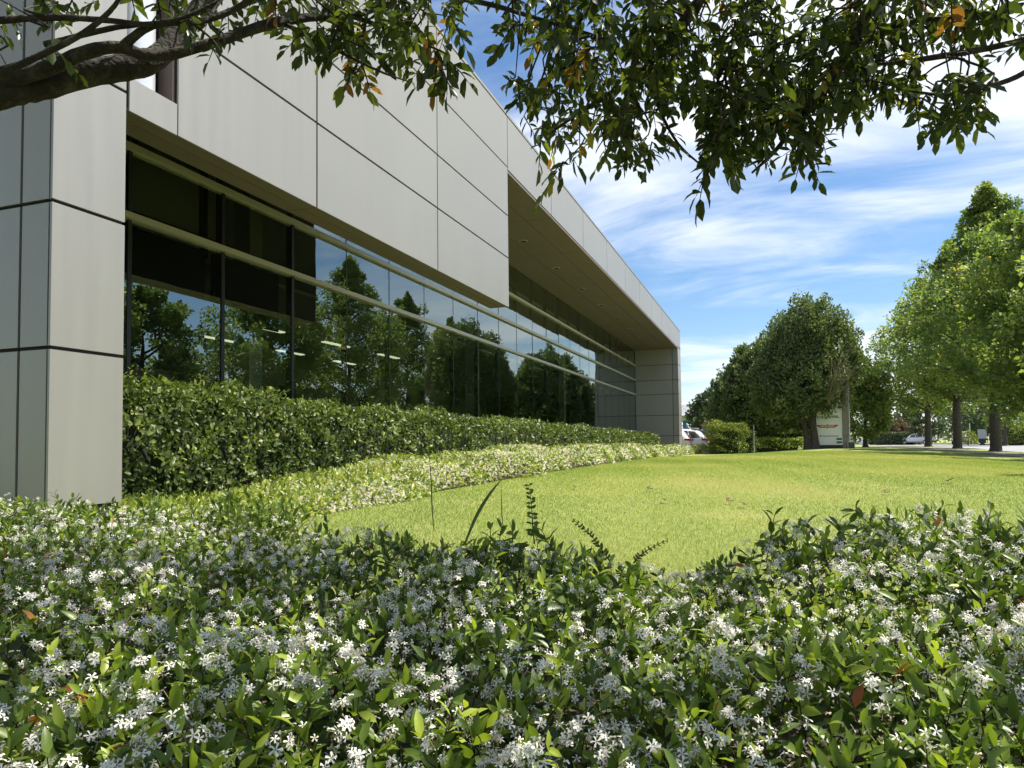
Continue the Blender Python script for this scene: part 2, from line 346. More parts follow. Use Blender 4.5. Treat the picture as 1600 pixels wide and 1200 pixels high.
def H(x, y):
    x = np.atleast_1d(np.asarray(x, float)); y = np.atleast_1d(np.asarray(y, float))
    d2 = (x[:, None] - _CP[None, :, 0]) ** 2 + ((y[:, None] - _CP[None, :, 1]) * .75) ** 2
    w = np.exp(-d2 / (2 * 2.4 ** 2)) + 1e-5; z = (w * _CP[None, :, 2]).sum(1) / w.sum(1)
    t = np.clip((x - 10.0) / 1.4, 0, 1); z = z * (1 - t) + ZR(y) * t
    return z
def h1(x, y): return float(H([x], [y])[0])

def sheet(name, xs, ys, m, dz=0, flat=None, kind='structure'):
    X, Y = np.meshgrid(xs, ys); z = (H(X.ravel(), Y.ravel()) if flat is None else ZR(Y.ravel()) + flat) + dz
    v = np.stack([X.ravel(), Y.ravel(), z], 1); nx = len(xs)
    f = [(j * nx + i, j * nx + i + 1, (j + 1) * nx + i + 1, (j + 1) * nx + i) for j in range(len(ys) - 1) for i in range(nx - 1)]
    b = MB(); b.add(v, f, 0, True); o = b.build(name, m); tag(o, kind=kind); return o

# ------------------------------------------------------------------ ground
RX0, RX1 = 11.6, 25.0
gx = np.concatenate([[-1500, -400, -120, -40], np.arange(-14, RX0 - .2, .6), [RX0]])
gy = np.concatenate([[-600, -150, -40, -12], np.arange(-6, 64, .8), [75, 100, 160, 400, 2000]])
tag(sheet('lawn', gx, gy, M['lawn']), 'mown yellow green lawn rising gently towards the sign')
yy = np.array([-600, -100, -20, 0, 17, 34, 60, 100, 200, 500, 2000.])
sheet('road', np.linspace(RX0, RX1, 6), yy, M['asphalt'], flat=-.11)
kb = MB()
for x0, x1 in ((RX0 - .15, RX0), (RX1, RX1 + .15)):
    V = []
    for q in yy: V += [(x0, q, ZR(q) - .4), (x0, q, ZR(q) + .012), (x1, q, ZR(q) + .012), (x1, q, ZR(q) - .4)]
    kb.add(V, [(4 * i + k, 4 * i + k + 1, 4 * i + k + 5, 4 * i + k + 4) for i in range(len(yy) - 1) for k in range(3)])
tag(kb.build('kerb', M['kerb']), kind='structure')
sheet('far_verge', np.array([RX1 + .15, 30, 60, 200, 1500]), yy, M['lawn'], flat=.0)
sheet('footpath', np.array([7.2, 7.7, 8.2, 8.7]), np.concatenate([[-60], np.arange(-5, 64, .8), [90, 200]]), M['pathc'], dz=.012)
sheet('car_park', np.linspace(-24, -2.6, 24), np.arange(42.0, 60.1, .8), M['asphalt'], dz=.012)

# ------------------------------------------------------------------ office building
XP, XG = -4.55, -6.9            # front plane of cladding, plane of the glass
Y0, YC, YB, YE, YI = 3.44, 4.02, 12.54, 41.0, 39.62
ZT = 6.75
J = .026
def office():
    b = empty('office_building', (XP, Y0, 0))
    b.matrix_world = Matrix.Identity(4); b.location = (0, 0, 0)
    tag(b, 'long low silver clad office building with tinted green glass wall and deep canopy', 'building')
    def panels(mb, axis, plane, thick, us, zs):
        """panels with open joints; axis 'x': plane x=plane facing +x, u along y; axis 'y': plane y=plane facing -y, u along x"""
        for i in range(len(us) - 1):
            for k in range(len(zs) - 1):
                u0, u1, z0, z1 = us[i] + J / 2, us[i + 1] - J / 2, zs[k] + J / 2, zs[k + 1] - J / 2
                if axis == 'x': mb.box(plane - thick, plane, u0, u1, z0, z1)
                else: mb.box(u0, u1, plane, plane + thick, z0, z1)
    # column / left return wall
    zc = [.06, 1.16, 2.17, 3.19, 4.2, 5.2, 6.2, 7.2]
    c = MB(); panels(c, 'x', XP, .02, [Y0 - J / 2, YC + J / 2], zc)
    panels(c, 'y', Y0, .02, [-8.6, -7.1, -5.95, -4.85, XP - .02], zc)
    o = c.build('column', M['panel'], b)
    k = MB(); k.box(-8.6, XP - .03, Y0 + .03, YC - .004, -.3, 7.2); k.build('column_core', M['joint'], o)
    # bulkhead, hung panel wall; its vertical slot beside the column
    zb = [3.05, 4.0, 4.81, 5.75, ZT]
    u = MB()
    SL0, SL1, SLZ = YC + .05, 4.53, 3.32
    panels(u, 'x', XP, .02, [SL1 - J / 2, 6.46, 9.47, YB + J / 2], zb)
    u.box(XP - .02, XP, YC + .03, SL1 - J / 2, 3.06, SLZ)
    o = u.build('bulkhead', M['panel'], b)
    k = MB(); k.box(XP - .365, XP - .03, SL1, YB - .03, 3.11, 6.7); k.box(XP - .365, XP - .03, YC + .01, SL1, 3.11, SLZ - .01); k.build('bulkhead_core', M['joint'], o)
    k = MB(); k.box(XP - .385, XP - .37, YC + .01, YB, 3.085, 5.66); k.box(XP - .37, XP - .005, YB - .028, YB, 3.085, ZT - .01); k.build('bulkhead_back', M['soffit'], o)
    k = MB()
    for a, e in ((XP - .385, XP - .196), (XP - .184, XP - .022)):
        for y0, y1 in ((YC + .01, 6.455), (6.467, 9.465), (9.477, YB)): k.box(a, e, y0, y1, 3.066, 3.084)
    k.build('bulkhead_underside', M['soffit'], o)
    s = MB(); s.tube([(XP - .21, YC + .235, SLZ), (XP - .21, YC + .235, 7.0)], [.17, .17], 24); s.box(XP - .42, XP - .41, SL0, SL1, SLZ, 7)
    s.build('slot_tube', M['steelw'], o)
    s = MB(); s.box(XP - .19, XP - .035, SL1 - .03, SL1 - .002, SLZ, ZT); s.build('slot_reveal', M['brownm'], o)
    # roof fascia and canopy
    us = [YB + .012] + [15.47 + 3.0 * i for i in range(9)] + [YE]
    f = MB(); panels(f, 'x', XP, .02, us, [5.70, ZT])
    o = f.build('fascia', M['panel'], b)
    k = MB(); k.box(XP - .45, XP - .03, YB + .02, YE - .03, 5.82, ZT - .02); k.build('fascia_core', M['joint'], o)
    r = MB(); r.box(-30, XP - .46, Y0 + .05, YE, 5.9, 6.7); r.box(-30, XP + .01, Y0 + .02, YE + .01, ZT + .002, ZT + .05); r.build('roof', M['panel'], b)
    # soffit of panels
    s = MB(); xs = [XP - .002, XP - .62, -6.0, XG - .1]
    ys = [Y0 + .1, 6.46, 9.47] + [12.48 + 3.0 * i for i in range(9)] + [YI + .1]
    for i in range(3):
        for k in range(len(ys) - 1): s.box(xs[i + 1] + .008, xs[i] - .008, ys[k] + .008, ys[k + 1] - .008, 5.655, 5.70)
    o = s.build('soffit', M['soffit'], b)
    k = MB(); k.box(XG - .1, XP - .04, Y0 + .1, YI + .1, 5.703, 5.79); k.build('soffit_core', M['joint'], o)
    for i in range(9):
        d = MB(); y = 14.0 + 3.0 * i; d.tube([(-5.75, y, 5.64), (-5.75, y, 5.66)], [.11, .11], 20); d.tube([(-5.75, y, 5.634), (-5.75, y, 5.641)], [.085, .085], 20, 1)
        d.build('downlight', [M['transom'], M['carpet']], b)
    # end return wall
    e = MB(); ze = [.0, .60, 1.95 - .02, 3.14, 3.92, 4.77, 5.66]; ze = [-.25, .85, 1.98, 3.14, 3.92, 4.77, 5.66]
    panels(e, 'y', YI, .02, [XG + .0, XP - .30, XP - .02], ze)
    panels(e, 'x', XP, .02, [YI + .012, YE], [-.25, .85, 1.98, 3.14, 3.92, 4.77, 5.78])
    o = e.build('end_wall', M['panel'], b)
    k = MB(); k.box(XG - .1, XP - .03, YI + .025, YE - .02, -.4, 5.65); k.box(-30, XG - .1, YI + .3, YE - .02, -.4, 5.9); k.build('end_wall_core', M['joint'], o)
    # glass wall: bays of 1.5 m
    my = [4.66, 6.16] + [6.16 + 1.5 * i for i in range(1, 22)] + [YI - .14]
    my = [y for y in my if y < YI - .1] + [YI - .01]
    for i in range(len(my) - 1):
        g = MB(); y0, y1 = my[i] + .008, my[i + 1] - .008
        for z0, z1 in ((1.17, 3.11), (3.19, 3.92), (4.0, 4.74), (4.82, 5.64)):
            dx = rnd.uniform(-.0035, .0035); dz = rnd.uniform(-.001, .001)
            g.add([(XG + dx, y0, z0), (XG - dx, y1, z0), (XG - dx + dz, y1, z1), (XG + dx + dz, y0, z1)], [(0, 1, 2, 3)])
        g.build('window_bay', M['glass'], b)
    for i, y in enumerate(my[:-1]):
        k = MB(); w = .028 if i < 4 else .010
        k.box(XG - .10, XG + (.012 if i < 4 else .004), y - w, y + w, 1.16, 5.65); k.build('mullion', M['mullion'], b)
    k = MB(); k.box(XG - .1, XG + .02, 4.03, 4.63, .3, 5.65); k.build('jamb', M['mullion'], b)
    for z in (3.15, 3.96, 4.78):
        k = MB(); k.box(XG - .02, XG + .075, 4.03, YI - .005, z - .036, z + .036); k.build('transom', M['transom'], b)
    k = MB(); k.box(XG - .1, XG + .10, 4.03, YI - .005, 1.09, 1.155); k.build('sill', M['steelw'], b)
    k = MB(); k.box(XG - .12, XG - .02, 4.03, YI - .005, -.4, 1.085); k.build('spandrel', M['mullion'], b)
    # office inside
    k = MB(); k.box(-16.0, XG - .13, 4.1, YI + .2, .45, .60); k.build('office_floor', M['carpet'], b)
    k = MB(); k.box(-16.0, XG - 1.2, 4.1, YI + .2, 3.30, 3.36); k.box(-16.0, XG - .13, 4.1, YI + .2, 5.0, 5.1); k.build('office_ceiling', M['ceil'], b)
    k = MB(); k.box(-16.2, -16.0, 4.1, YI + .2, .45, 5.6); k.box(-16, XG - .15, 4.05, 4.09, .45, 5.6)
    for y in (13.5, 22.5, 31.5): k.box(-13.5, -13.2, y, y + .3, .6, 3.3)
    for y in (8.9, 17.9, 26.9): k.box(XG - .9, XG - .6, y, y + .3, .6, 5.0)
    k.box(XG - 1.30, XG - 1.22, 4.1, 9.3, 3.37, 4.99)
    kk = MB(); kk.box(XG - 1.215, XG - 1.15, 4.1, 9.2, 3.62, 3.70); kk.box(XG - 1.215, XG - 1.14, 7.0, 7.1, 3.37, 4.95); kk.box(XG - 1.215, XG - 1.14, 8.5, 8.6, 3.37, 4.95); kk.build('ceiling_rail', M['mullion'], b)
    k.build('office_inner_wall', M['inner'], b)
    k = MB()
    for y in (7.2, 8.7): k.box(-9.6, -9.5, y, y + .1, 3.38, 4.95)
    k.box(-9.62, -9.54, 4.2, 11, 3.9, 3.98); k.build('ceiling_beam', M['carpet'], b)
    for x in (-11.2, -13.4):
        for i in range(4):
            y = 10.4 + 2.9 * i + (0.9 if x < -12 else 0)
            k = MB(); k.box(x - .07, x + .07, y, y + 1.2, 3.27, 3.295); k.build('ceiling_light', M['lamp'], b)
    k = MB(); k.box(XG - .24, XG - .21, 4.7, 7.56, 1.45, 3.13); k.build('roller_blind', M['blind'], b)
    k = MB(); k.box(XG - .24, XG - .21, 7.70, 9.10, 2.25, 3.13); k.build('roller_blind', M['blind'], b)
    for y, w, h in ((9.6, 1.4, 1.15), (12.4, 1.6, 1.1), (15.6, 1.5, 1.2), (19, 1.6, 1.1), (23, 1.6, 1.15)):
        k = MB(); k.box(-10.2, -9.4, y, y + w, 1.28, 1.32); k.box(-10.15, -9.45, y + .05, y + .09, .6, 1.28); k.box(-10.15, -9.45, y + w - .09, y + w - .05, .6, 1.28)
        k.box(-10.0, -9.97, y + .4, y + .95, 1.45, 1.80, 1); k.box(-9.99, -9.96, y + .64, y + .7, 1.32, 1.46, 1)
        k.build('desk', [M['inner'], M['mullion']], b)
    return b
office()

# ------------------------------------------------------------------ hedges and jasmine strip beside the facade
def leafbox(cl, x0, x1, y0, y1, zf, zt, dens, size, T=T_OVAL, m=0, tl=(0, 1), faces='xyz', lump=.10, edge=.1):
    """leaves over the lawn side, the top and the near end of a hedge; zf, zt give its foot and its top"""
    L_, W_, Hh = y1 - y0, x1 - x0, float(np.mean(zt([x0], [.5 * (y0 + y1)]) - zf([x0], [.5 * (y0 + y1)])))
    for face, area in (('x', L_ * Hh), ('z', L_ * W_), ('y', W_ * Hh), ('X', L_ * Hh), ('Y', W_ * Hh)):
        if face not in faces: continue
        n = int(area * dens); a, c = rng.uniform(0, 1, n), rng.uniform(0, 1, n); dep = np.abs(rng.normal(0, lump, n)) - lump * .5
        if face in 'xX': y = y0 + a * L_; x = (x1 - dep if face == 'x' else x0 + dep); nr = np.array([1. if face == 'x' else -1., 0, .35])
        elif face == 'z': y = y0 + a * L_; x = x0 + c * W_; nr = np.array([.1, 0, 1.])
        else: x = x0 + a * W_; y = (y0 + dep if face == 'y' else y1 - dep); nr = np.array([0, -1. if face == 'y' else 1., .35])
        b0, t0 = zf(x, y), zt(x, y); z = t0 - dep * 1.0 if face == 'z' else b0 + (t0 - b0) * c
        bump = (np.sin(y * 4.3 + 2.2 * np.sin(z * 5 + y * 1.3)) * np.sin(z * 6.1 + x * 3.3 + 1.7 * np.sin(y * 3.1)) + .6 * np.sin(y * 9.7 + 2.1 * np.sin(z * 8.3 + y * 2.2 + x * 4))) * edge * .5
        p = np.stack([x, y, z], 1) + nr[None] * bump[:, None]
        ax = norm(nr[None] * .55 + rdir(n) * .9 + np.array([0, 0, .25])); up = norm(nr[None] * .9 + rdir(n) * .6)
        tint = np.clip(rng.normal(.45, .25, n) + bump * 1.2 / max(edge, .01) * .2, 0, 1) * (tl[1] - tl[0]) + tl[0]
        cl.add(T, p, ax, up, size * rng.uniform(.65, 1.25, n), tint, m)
def const(v): return lambda x, y: np.full(len(np.atleast_1d(x)), float(v))
def front_hedge():
    r = empty('clipped_hedge', (-5.8, 4.2, 0)); r.location = (0, 0, 0)
    tag(r, 'long clipped glossy green hedge under the office glass wall', 'hedge')
    zf = lambda x, y: H(x, y) + .02
    def zt(x, y):
        y = np.asarray(y, float); return .98 - .006 * (y - 4) + .05 * np.sin(y * 1.9) * np.sin(y * .7) + .03 * np.sin(y * 4.3)
    c = Cloud(); X0, X1 = -6.72, -5.02
    for a, e, d, s in ((4.05, 8.0, 1350, .062), (8.0, 13, 850, .068), (13, 21, 480, .08), (21, 35.3, 260, .10)):
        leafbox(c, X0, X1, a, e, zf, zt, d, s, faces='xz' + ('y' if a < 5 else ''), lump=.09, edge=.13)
    # stray shoots standing above the clipped top
    for k in range(150):
        y = 4.1 + 16 * rnd.random() ** 1.6; x = rnd.uniform(-6.6, -5.05); z0 = float(zt([x], [y])[0]) - .03; h = rnd.uniform(.06, .2) * (1.25 if y < 7 else 1)
        n = 9; q = np.linspace(.1, 1, n); lean = rdir(1)[0] * .3; lean[2] = 1
        p = np.array([x, y, z0]) + q[:, None] * h * lean
        an = np.arange(n) * 2.4; ax = np.stack([np.cos(an), np.sin(an), np.full(n, .9)], 1)
        c.add(T_OVAL, p, ax, (0, 0, 1), .058 * (1 - .4 * q), np.clip(.6 + .4 * q, 0, 1), 0)
    c.build('foliage', M['hleaf'], r)
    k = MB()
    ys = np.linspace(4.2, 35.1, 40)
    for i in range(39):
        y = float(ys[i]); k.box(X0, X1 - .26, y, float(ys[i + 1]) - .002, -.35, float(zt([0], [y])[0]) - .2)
    k.build('dark_core', M['hcore'], r)  # solid dark boxes standing in for shade behind the leaves
front_hedge()

def flowers(c, base, up, n, spread, size, mp, mt, tlo=0, thi=1):
    """one head of n pinwheel flowers on thin tubes"""
    d = norm(up[None] * .8 + rdir(n) * .9); p = base + d * spread * rng.uniform(.5, 1.1, n)[:, None]
    face = norm(d + rdir(n) * .5)
    # flower template lies in x-y: its normal z becomes the facing direction
    side = norm(np.cross(face, rdir(n))); s = size * rng.uniform(.8, 1.15, n)
    c.add(T_FLOWER, p, side, face, s, rng.uniform(tlo, thi, n), mp)
    c.add(T_TUBE, p, face, side, s * .8, rng.uniform(0, 1, n), mt)

def strip():
    c = Cloud(); n = 0
    zf = lambda x, y: H(x, y)
    # a swelling bank of leaves and cream flowers between hedge and lawn
    def edge(y): return -3.55 + .10 * np.sin(y * 1.3) + .07 * np.sin(y * 3.1) - .35 * np.clip((4.6 - y) / 1.2, 0, 1) 
    hs = lambda y: .11 + .29 * np.clip((y - 5.2) / 4.5, 0, 1)
    segs = [(3.9, 8, 1500, .062, .026), (8, 14, 900, .07, .032), (14, 22, 520, .085, .042), (22, 41.2, 260, .11, .06)]
    for a, e, d, ls, fs in segs:
        m = int((e - a) * 1.9 * d); y = rng.uniform(a, e, m); w = rng.uniform(0, 1, m)
        x1 = edge(y); x0 = -5.1; x = x0 + (x1 - x0) * w
        prof = np.minimum(1, (1 - w) * 6.0) ** .5 * hs(y) * (.86 + .22 * np.sin(y * 2.1 + x * 2) * np.sin(y * .9))
        z = H(x, y) + prof * rng.uniform(.75, 1.08, m) * np.where(rng.random(m) < .25, rng.uniform(.2, 1, m), 1)
        p = np.stack([x, y, z], 1); nr = norm(np.stack([np.clip(w * 3 - 2, 0, 1), np.zeros(m), np.ones(m)], 1))
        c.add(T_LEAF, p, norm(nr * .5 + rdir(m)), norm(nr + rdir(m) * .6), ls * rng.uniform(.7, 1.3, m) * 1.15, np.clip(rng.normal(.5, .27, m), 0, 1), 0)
        # flowers
        mf = int(m * 1.0); y = rng.uniform(a, e, mf); w = rng.random(mf) ** .6; x1 = edge(y) + .02; x = x0 + (x1 - x0) * w
        keep = (np.sin(y * 3.3 + x * 5) + np.sin(y * 7.9 - x * 6) * .8 + rng.normal(0, .7, mf)) > -.6
        x, y, w = x[keep], y[keep], w[keep]; mf = len(x)
        prof = np.minimum(1, (1 - w) * 6.0) ** .5 * hs(y) * (.86 + .22 * np.sin(y * 2.1 + x * 2) * np.sin(y * .9)); z = H(x, y) + prof * rng.uniform(.93, 1.14, mf)
        face = norm(np.stack([np.clip(w * 2 - 1, 0, 1) * .8, -.2 * np.ones(mf), np.ones(mf)], 1) + rdir(mf) * .7)
        c.add(T_FLOWER, np.stack([x, y, z], 1), norm(np.cross(face, rdir(mf))), face, fs * rng.uniform(.8, 1.2, mf), rng.uniform(0, 1, mf), 1)
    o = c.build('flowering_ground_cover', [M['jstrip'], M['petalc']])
    tag(o, 'sunlit bank of cream flowering jasmine between hedge and lawn', 'ground cover', kind='stuff')
    sheet('planting_soil', np.linspace(-6.85, -3.62, 10), np.arange(3.9, 41.3, .8), M['soil'], dz=.02)
strip()

# ------------------------------------------------------------------ foreground jasmine bed
_far = np.array([(-4.2, 4.3), (-3.0, 4.35), (-2.0, 4.1), (-1.3, 3.6), (-.7, 3.05), (-.3, 2.75), (.1, 2.55), (.4, 2.42), (.8, 2.36), (1.6, 2.5), (2.6, 2.55), (4, 2.6)])
def bedtop(u, t):
    """height of the leaf tops of the foreground bed"""
    far = np.interp(u, _far[:, 0], _far[:, 1])
    z = np.interp(t, [0, .6, 1.2, 2.2, 3.2, 4.4], [-.02, .02, .08, .10, .15, .17])
    z = z + .15 * np.exp(-((u - 1.05) / .42) ** 2 - ((t - 2.15) / .55) ** 2) + .10 * np.exp(-((u - 1.9) / .35) ** 2 - ((t - 2.2) / .6) ** 2)
    z = z + .05 * np.exp(-((u - .05) / .28) ** 2 - ((t - 2.3) / .5) ** 2) - .05 * np.exp(-((u - .5) / .22) ** 2 - ((t - 2.2) / .35) ** 2)
    z = z + .035 * np.sin(u * 5.3 + 1) * np.sin(t * 4.1 + .5) + .02 * np.sin(u * 11 + t * 7) * np.sin(t * 9 - u * 3)
    return np.where(t > far - .3, z - .16 * np.clip((t - far + .3) / .3, 0, 1) ** 2, z), far
def jasmine_bed():
    c = Cloud()
    def sample(n, near=.42):
        t = near + (4.4 - near) * rng.random(n) ** 1.35; u = rng.uniform(-1, 1, n) * (.80 * t + .35)
        z, far = bedtop(u, t); k = t < far
        return u[k], t[k], z[k]
    def to3(u, t, z): return np.stack([u * .941 - t * .339, u * .339 + t * .941, z], 1)
    # low inner leaves
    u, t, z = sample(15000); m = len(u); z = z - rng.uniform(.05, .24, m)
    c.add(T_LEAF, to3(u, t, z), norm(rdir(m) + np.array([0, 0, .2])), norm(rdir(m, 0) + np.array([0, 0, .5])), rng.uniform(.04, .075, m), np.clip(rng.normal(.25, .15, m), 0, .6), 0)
    # shoots: opposite pairs of leaves up a short leaning stem, ending in young leaves or a head of flowers
    u, t, z = sample(5200); P = to3(u, t, z); ns = len(u)
    lean = norm(np.stack([rng.normal(0, .5, ns), rng.normal(0, .5, ns), np.full(ns, 1.)], 1) + np.array([.05, -.12, 0]))
    ln = rng.uniform(.07, .15, ns); young = rng.random(ns) < .38
    c.add(T_STALK, P - lean * ln[:, None], lean, rdir(ns), np.stack([np.full(ns, .0026), ln, np.full(ns, .0026)], 1), rng.uniform(0, 1, ns), 3)
    for q in range(4):
        f = .25 + .25 * q; base = P - lean * (ln * (1 - f))[:, None]
        az = rng.uniform(0, np.pi, ns) + q * 1.57; side = norm(np.cross(lean, np.stack([np.cos(az), np.sin(az), np.zeros(ns)], 1)))
        for sg in (1, -1):
            if q == 3: k = rng.random(ns) < .6
            else: k = rng.random(ns) < .82
            ax = norm(side * sg + lean * (.25 + .35 * q) + rng.normal(0, .25, (ns, 3)))
            s = rng.uniform(.034, .066, ns) * (1 - .12 * q)
            ti = np.clip(rng.normal(.42, .16, ns) + young * (.15 * q) + .12 * (t < 1.3), 0, .92)
            ti = np.where(rng.random(ns) < .005, rng.uniform(.95, 1, ns), ti)
            c.add(T_LEAF, base[k], ax[k], norm(lean + rng.normal(0, .25, (ns, 3)))[k], s[k], ti[k], 0)
    # flower heads
    u, t, z = sample(4700); P = to3(u, t, z)
    dens = np.sin(u * 4.1 + t * 2.3) + np.sin(u * 7.7 - t * 5.1) * .8 + .5 * np.sin(u * 1.7 + 2) * np.sin(t * 1.9) + rng.normal(0, .6, len(u))
    for i in range(len(u)):
        if dens[i] < -.85: continue
        up = norm(np.array([rng.normal(0, .4), rng.normal(-.25, .4), 1.0])); nfl = int(rng.integers(3, 9))
        flowers(c, P[i] + np.array([0, 0, rng.uniform(-.03, .025)]), up, nfl, .018, .0165, 1, 2)
    m = 330; u = rng.uniform(-2.4, 2.6, m); far = np.interp(u, _far[:, 0], _far[:, 1]); t = far - rng.uniform(.12, .5, m)
    keep = ((np.sin(u * 4.3 + .6) + np.sin(u * 9.1) * .7 + rng.normal(0, .5, m)) > -.1) & ~((u > .10) & (u < .74)); u, t = u[keep], t[keep]; m = len(u)
    z, far = bedtop(u, t); P = to3(u, t, z + rng.uniform(.01, .085, m)); lean = norm(np.stack([rng.normal(0, .35, m), rng.normal(0, .35, m), np.ones(m)], 1)); ln = rng.uniform(.12, .2, m)
    c.add(T_STALK, P - lean * ln[:, None], lean, rdir(m), np.stack([np.full(m, .0032), ln, np.full(m, .0032)], 1), rng.uniform(0, 1, m), 3)
    for q in range(4):
        base = P - lean * (ln * (.62 - .2 * q + .0))[:, None]; az = rng.uniform(0, np.pi, m) + q * 1.57; side = norm(np.cross(lean, np.stack([np.cos(az), np.sin(az), np.zeros(m)], 1)))
        for sg in (1, -1):
            ax = norm(side * sg + lean * (.35 + .3 * q) + rng.normal(0, .2, (m, 3)))
            c.add(T_LEAF, base, ax, norm(lean + rng.normal(0, .2, (m, 3))), rng.uniform(.048, .078, m) * (1 - .13 * q), np.clip(rng.normal(.38, .12, m), 0, .9), 0)
    # scattered single and faded flowers lower down
    u, t, z = sample(8500); P = to3(u, t, z - rng.uniform(.0, .09, len(z))); m = len(u)
    face = norm(rdir(m, 0) + np.array([0, -.4, .5])); c.add(T_FLOWER, P, norm(np.cross(face, rdir(m))), face, .017 * rng.uniform(.75, 1.1, m), rng.uniform(0, 1, m), 1)
    c.add(T_TUBE, P, face, norm(np.cross(face, rdir(m))), .019, rng.uniform(0, 1, m), 2)
    u, t, z = sample(2600); P = to3(u, t, z - rng.uniform(.0, .09, len(z))); m = len(u)
    face = rdir(m, 0); c.add(T_FLOWER, P, norm(np.cross(face, rdir(m))), face, .016 * rng.uniform(.75, 1.1, m), rng.uniform(0, .4, m), 4)
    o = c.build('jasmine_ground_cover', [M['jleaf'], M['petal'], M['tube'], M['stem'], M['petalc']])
    tag(o, 'shaded star jasmine bed covered in small white pinwheel flowers, nearest the viewer', 'ground cover', kind='stuff')
    # leggy young shoots standing above the far rim
    us = np.linspace(-5, 4.5, 24); b = MB(); ts = np.linspace(-1.5, 1, 10); V = []
    for f in ts:
        for q in us:
            tt = np.interp(q, _far[:, 0], _far[:, 1]) - .12 if f == 1 else (f + 1.5) / 2.5 * (np.interp(q, _far[:, 0], _far[:, 1]) - .12 + 1.5) - 1.5
            x, y = ut(q, tt); V.append((x, y, h1(x, y) + .06))
    b.add(V, [(j * 24 + i, j * 24 + i + 1, (j + 1) * 24 + i + 1, (j + 1) * 24 + i) for j in range(9) for i in range(23)], 0, True)
    tag(b.build('garden_soil', M['soil']), kind='structure')
jasmine_bed()

# weeds and shoots that stand above the bed
def weed_blade(pts, w, label, cat='weed'):
    P = smooth_path([at(*p) for p in pts], 5); n = len(P); b = MB(); V = []
    d = _n(np.cross(P[-1] - P[0], ray(800, 649)))
    for i, p in enumerate(P):
        ww = w * math.sin(math.pi * min(.97, .18 + .82 * i / (n - 1)))
        V += [p - d * ww, p + np.array([0, 0, 0]) + _n(ray(800, 649)) * ww * .5, p + d * ww]
    F = []
    for i in range(n - 1): F += [(3 * i, 3 * i + 1, 3 * i + 4, 3 * i + 3), (3 * i + 1, 3 * i + 2, 3 * i + 5, 3 * i + 4)]
    b.add(V, F, 0, True); o = b.build('grass_weed', M['weed']); tag(o, label, cat)
M['weed'] = mat('weed_green', (.13, .19, .05), .6)
weed_blade([(726, 850, 2.62), (745, 805, 2.62), (768, 768, 2.6), (788, 745, 2.6)], .0062, 'broad arching grass blade leaning right above the jasmine bed')
weed_blade([(678, 830, 2.75), (675, 790, 2.75), (673, 740, 2.75), (668, 698, 2.75)], .0026, 'tall thin upright grass stalk left of the arching blade')
weed_blade([(787, 830, 2.6), (784, 800, 2.6), (784, 748, 2.6)], .002, 'short wiry grass stem just right of the arching blade')
def sprig(pts, n, s, label):
    root = empty('leafy_sprig', tuple(at(*pts[0]))); root.location = (0, 0, 0); tag(root, label, 'weed')
    P = smooth_path([at(*p) for p in pts], 6); b = MB(); b.tube(P, [.0028 * (1 - .7 * i / (len(P) - 1)) for i in range(len(P))], 5); b.build('stem', M['stem'], root)
    c = Cloud(); Q = np.array(P); f = np.linspace(.12, 1, n); idx = f * (len(P) - 1); i0 = np.clip(idx.astype(int), 0, len(P) - 2); fr = (idx - i0)[:, None]
    pos = Q[i0] * (1 - fr) + Q[i0 + 1] * fr; ax = norm(Q[i0 + 1] - Q[i0]); right = RW @ np.array([1., 0, 0]); fw = RW @ np.array([0, 0, 1.])
    for sg in (1, -1):
        sd = norm(np.cross(ax, np.broadcast_to(fw, ax.shape))) * sg + rng.normal(0, .35, (n, 3))
        c.add(T_OVAL, pos, norm(sd + ax * .55), norm(ax * .3 - fw + rng.normal(0, .4, (n, 3))), s * (1 - .45 * f), rng.uniform(.2, .6, n), 0)
    c.build('leaves', M['hleaf'], root)
sprig([(835, 850, 2.5), (832, 815, 2.5), (830, 785, 2.5), (826, 758, 2.5)], 11, .030, 'upright leafy sprig like a small fir above the jasmine')
sprig([(955, 880, 2.4), (940, 858, 2.4), (922, 835, 2.4), (898, 814, 2.4)], 14, .022, 'dark leafy sprig leaning left over the lawn edge')
sprig([(990, 880, 2.4), (1000, 868, 2.4), (1018, 856, 2.4), (1042, 844, 2.4)], 10, .018, 'small leafy sprig leaning right over the lawn edge')

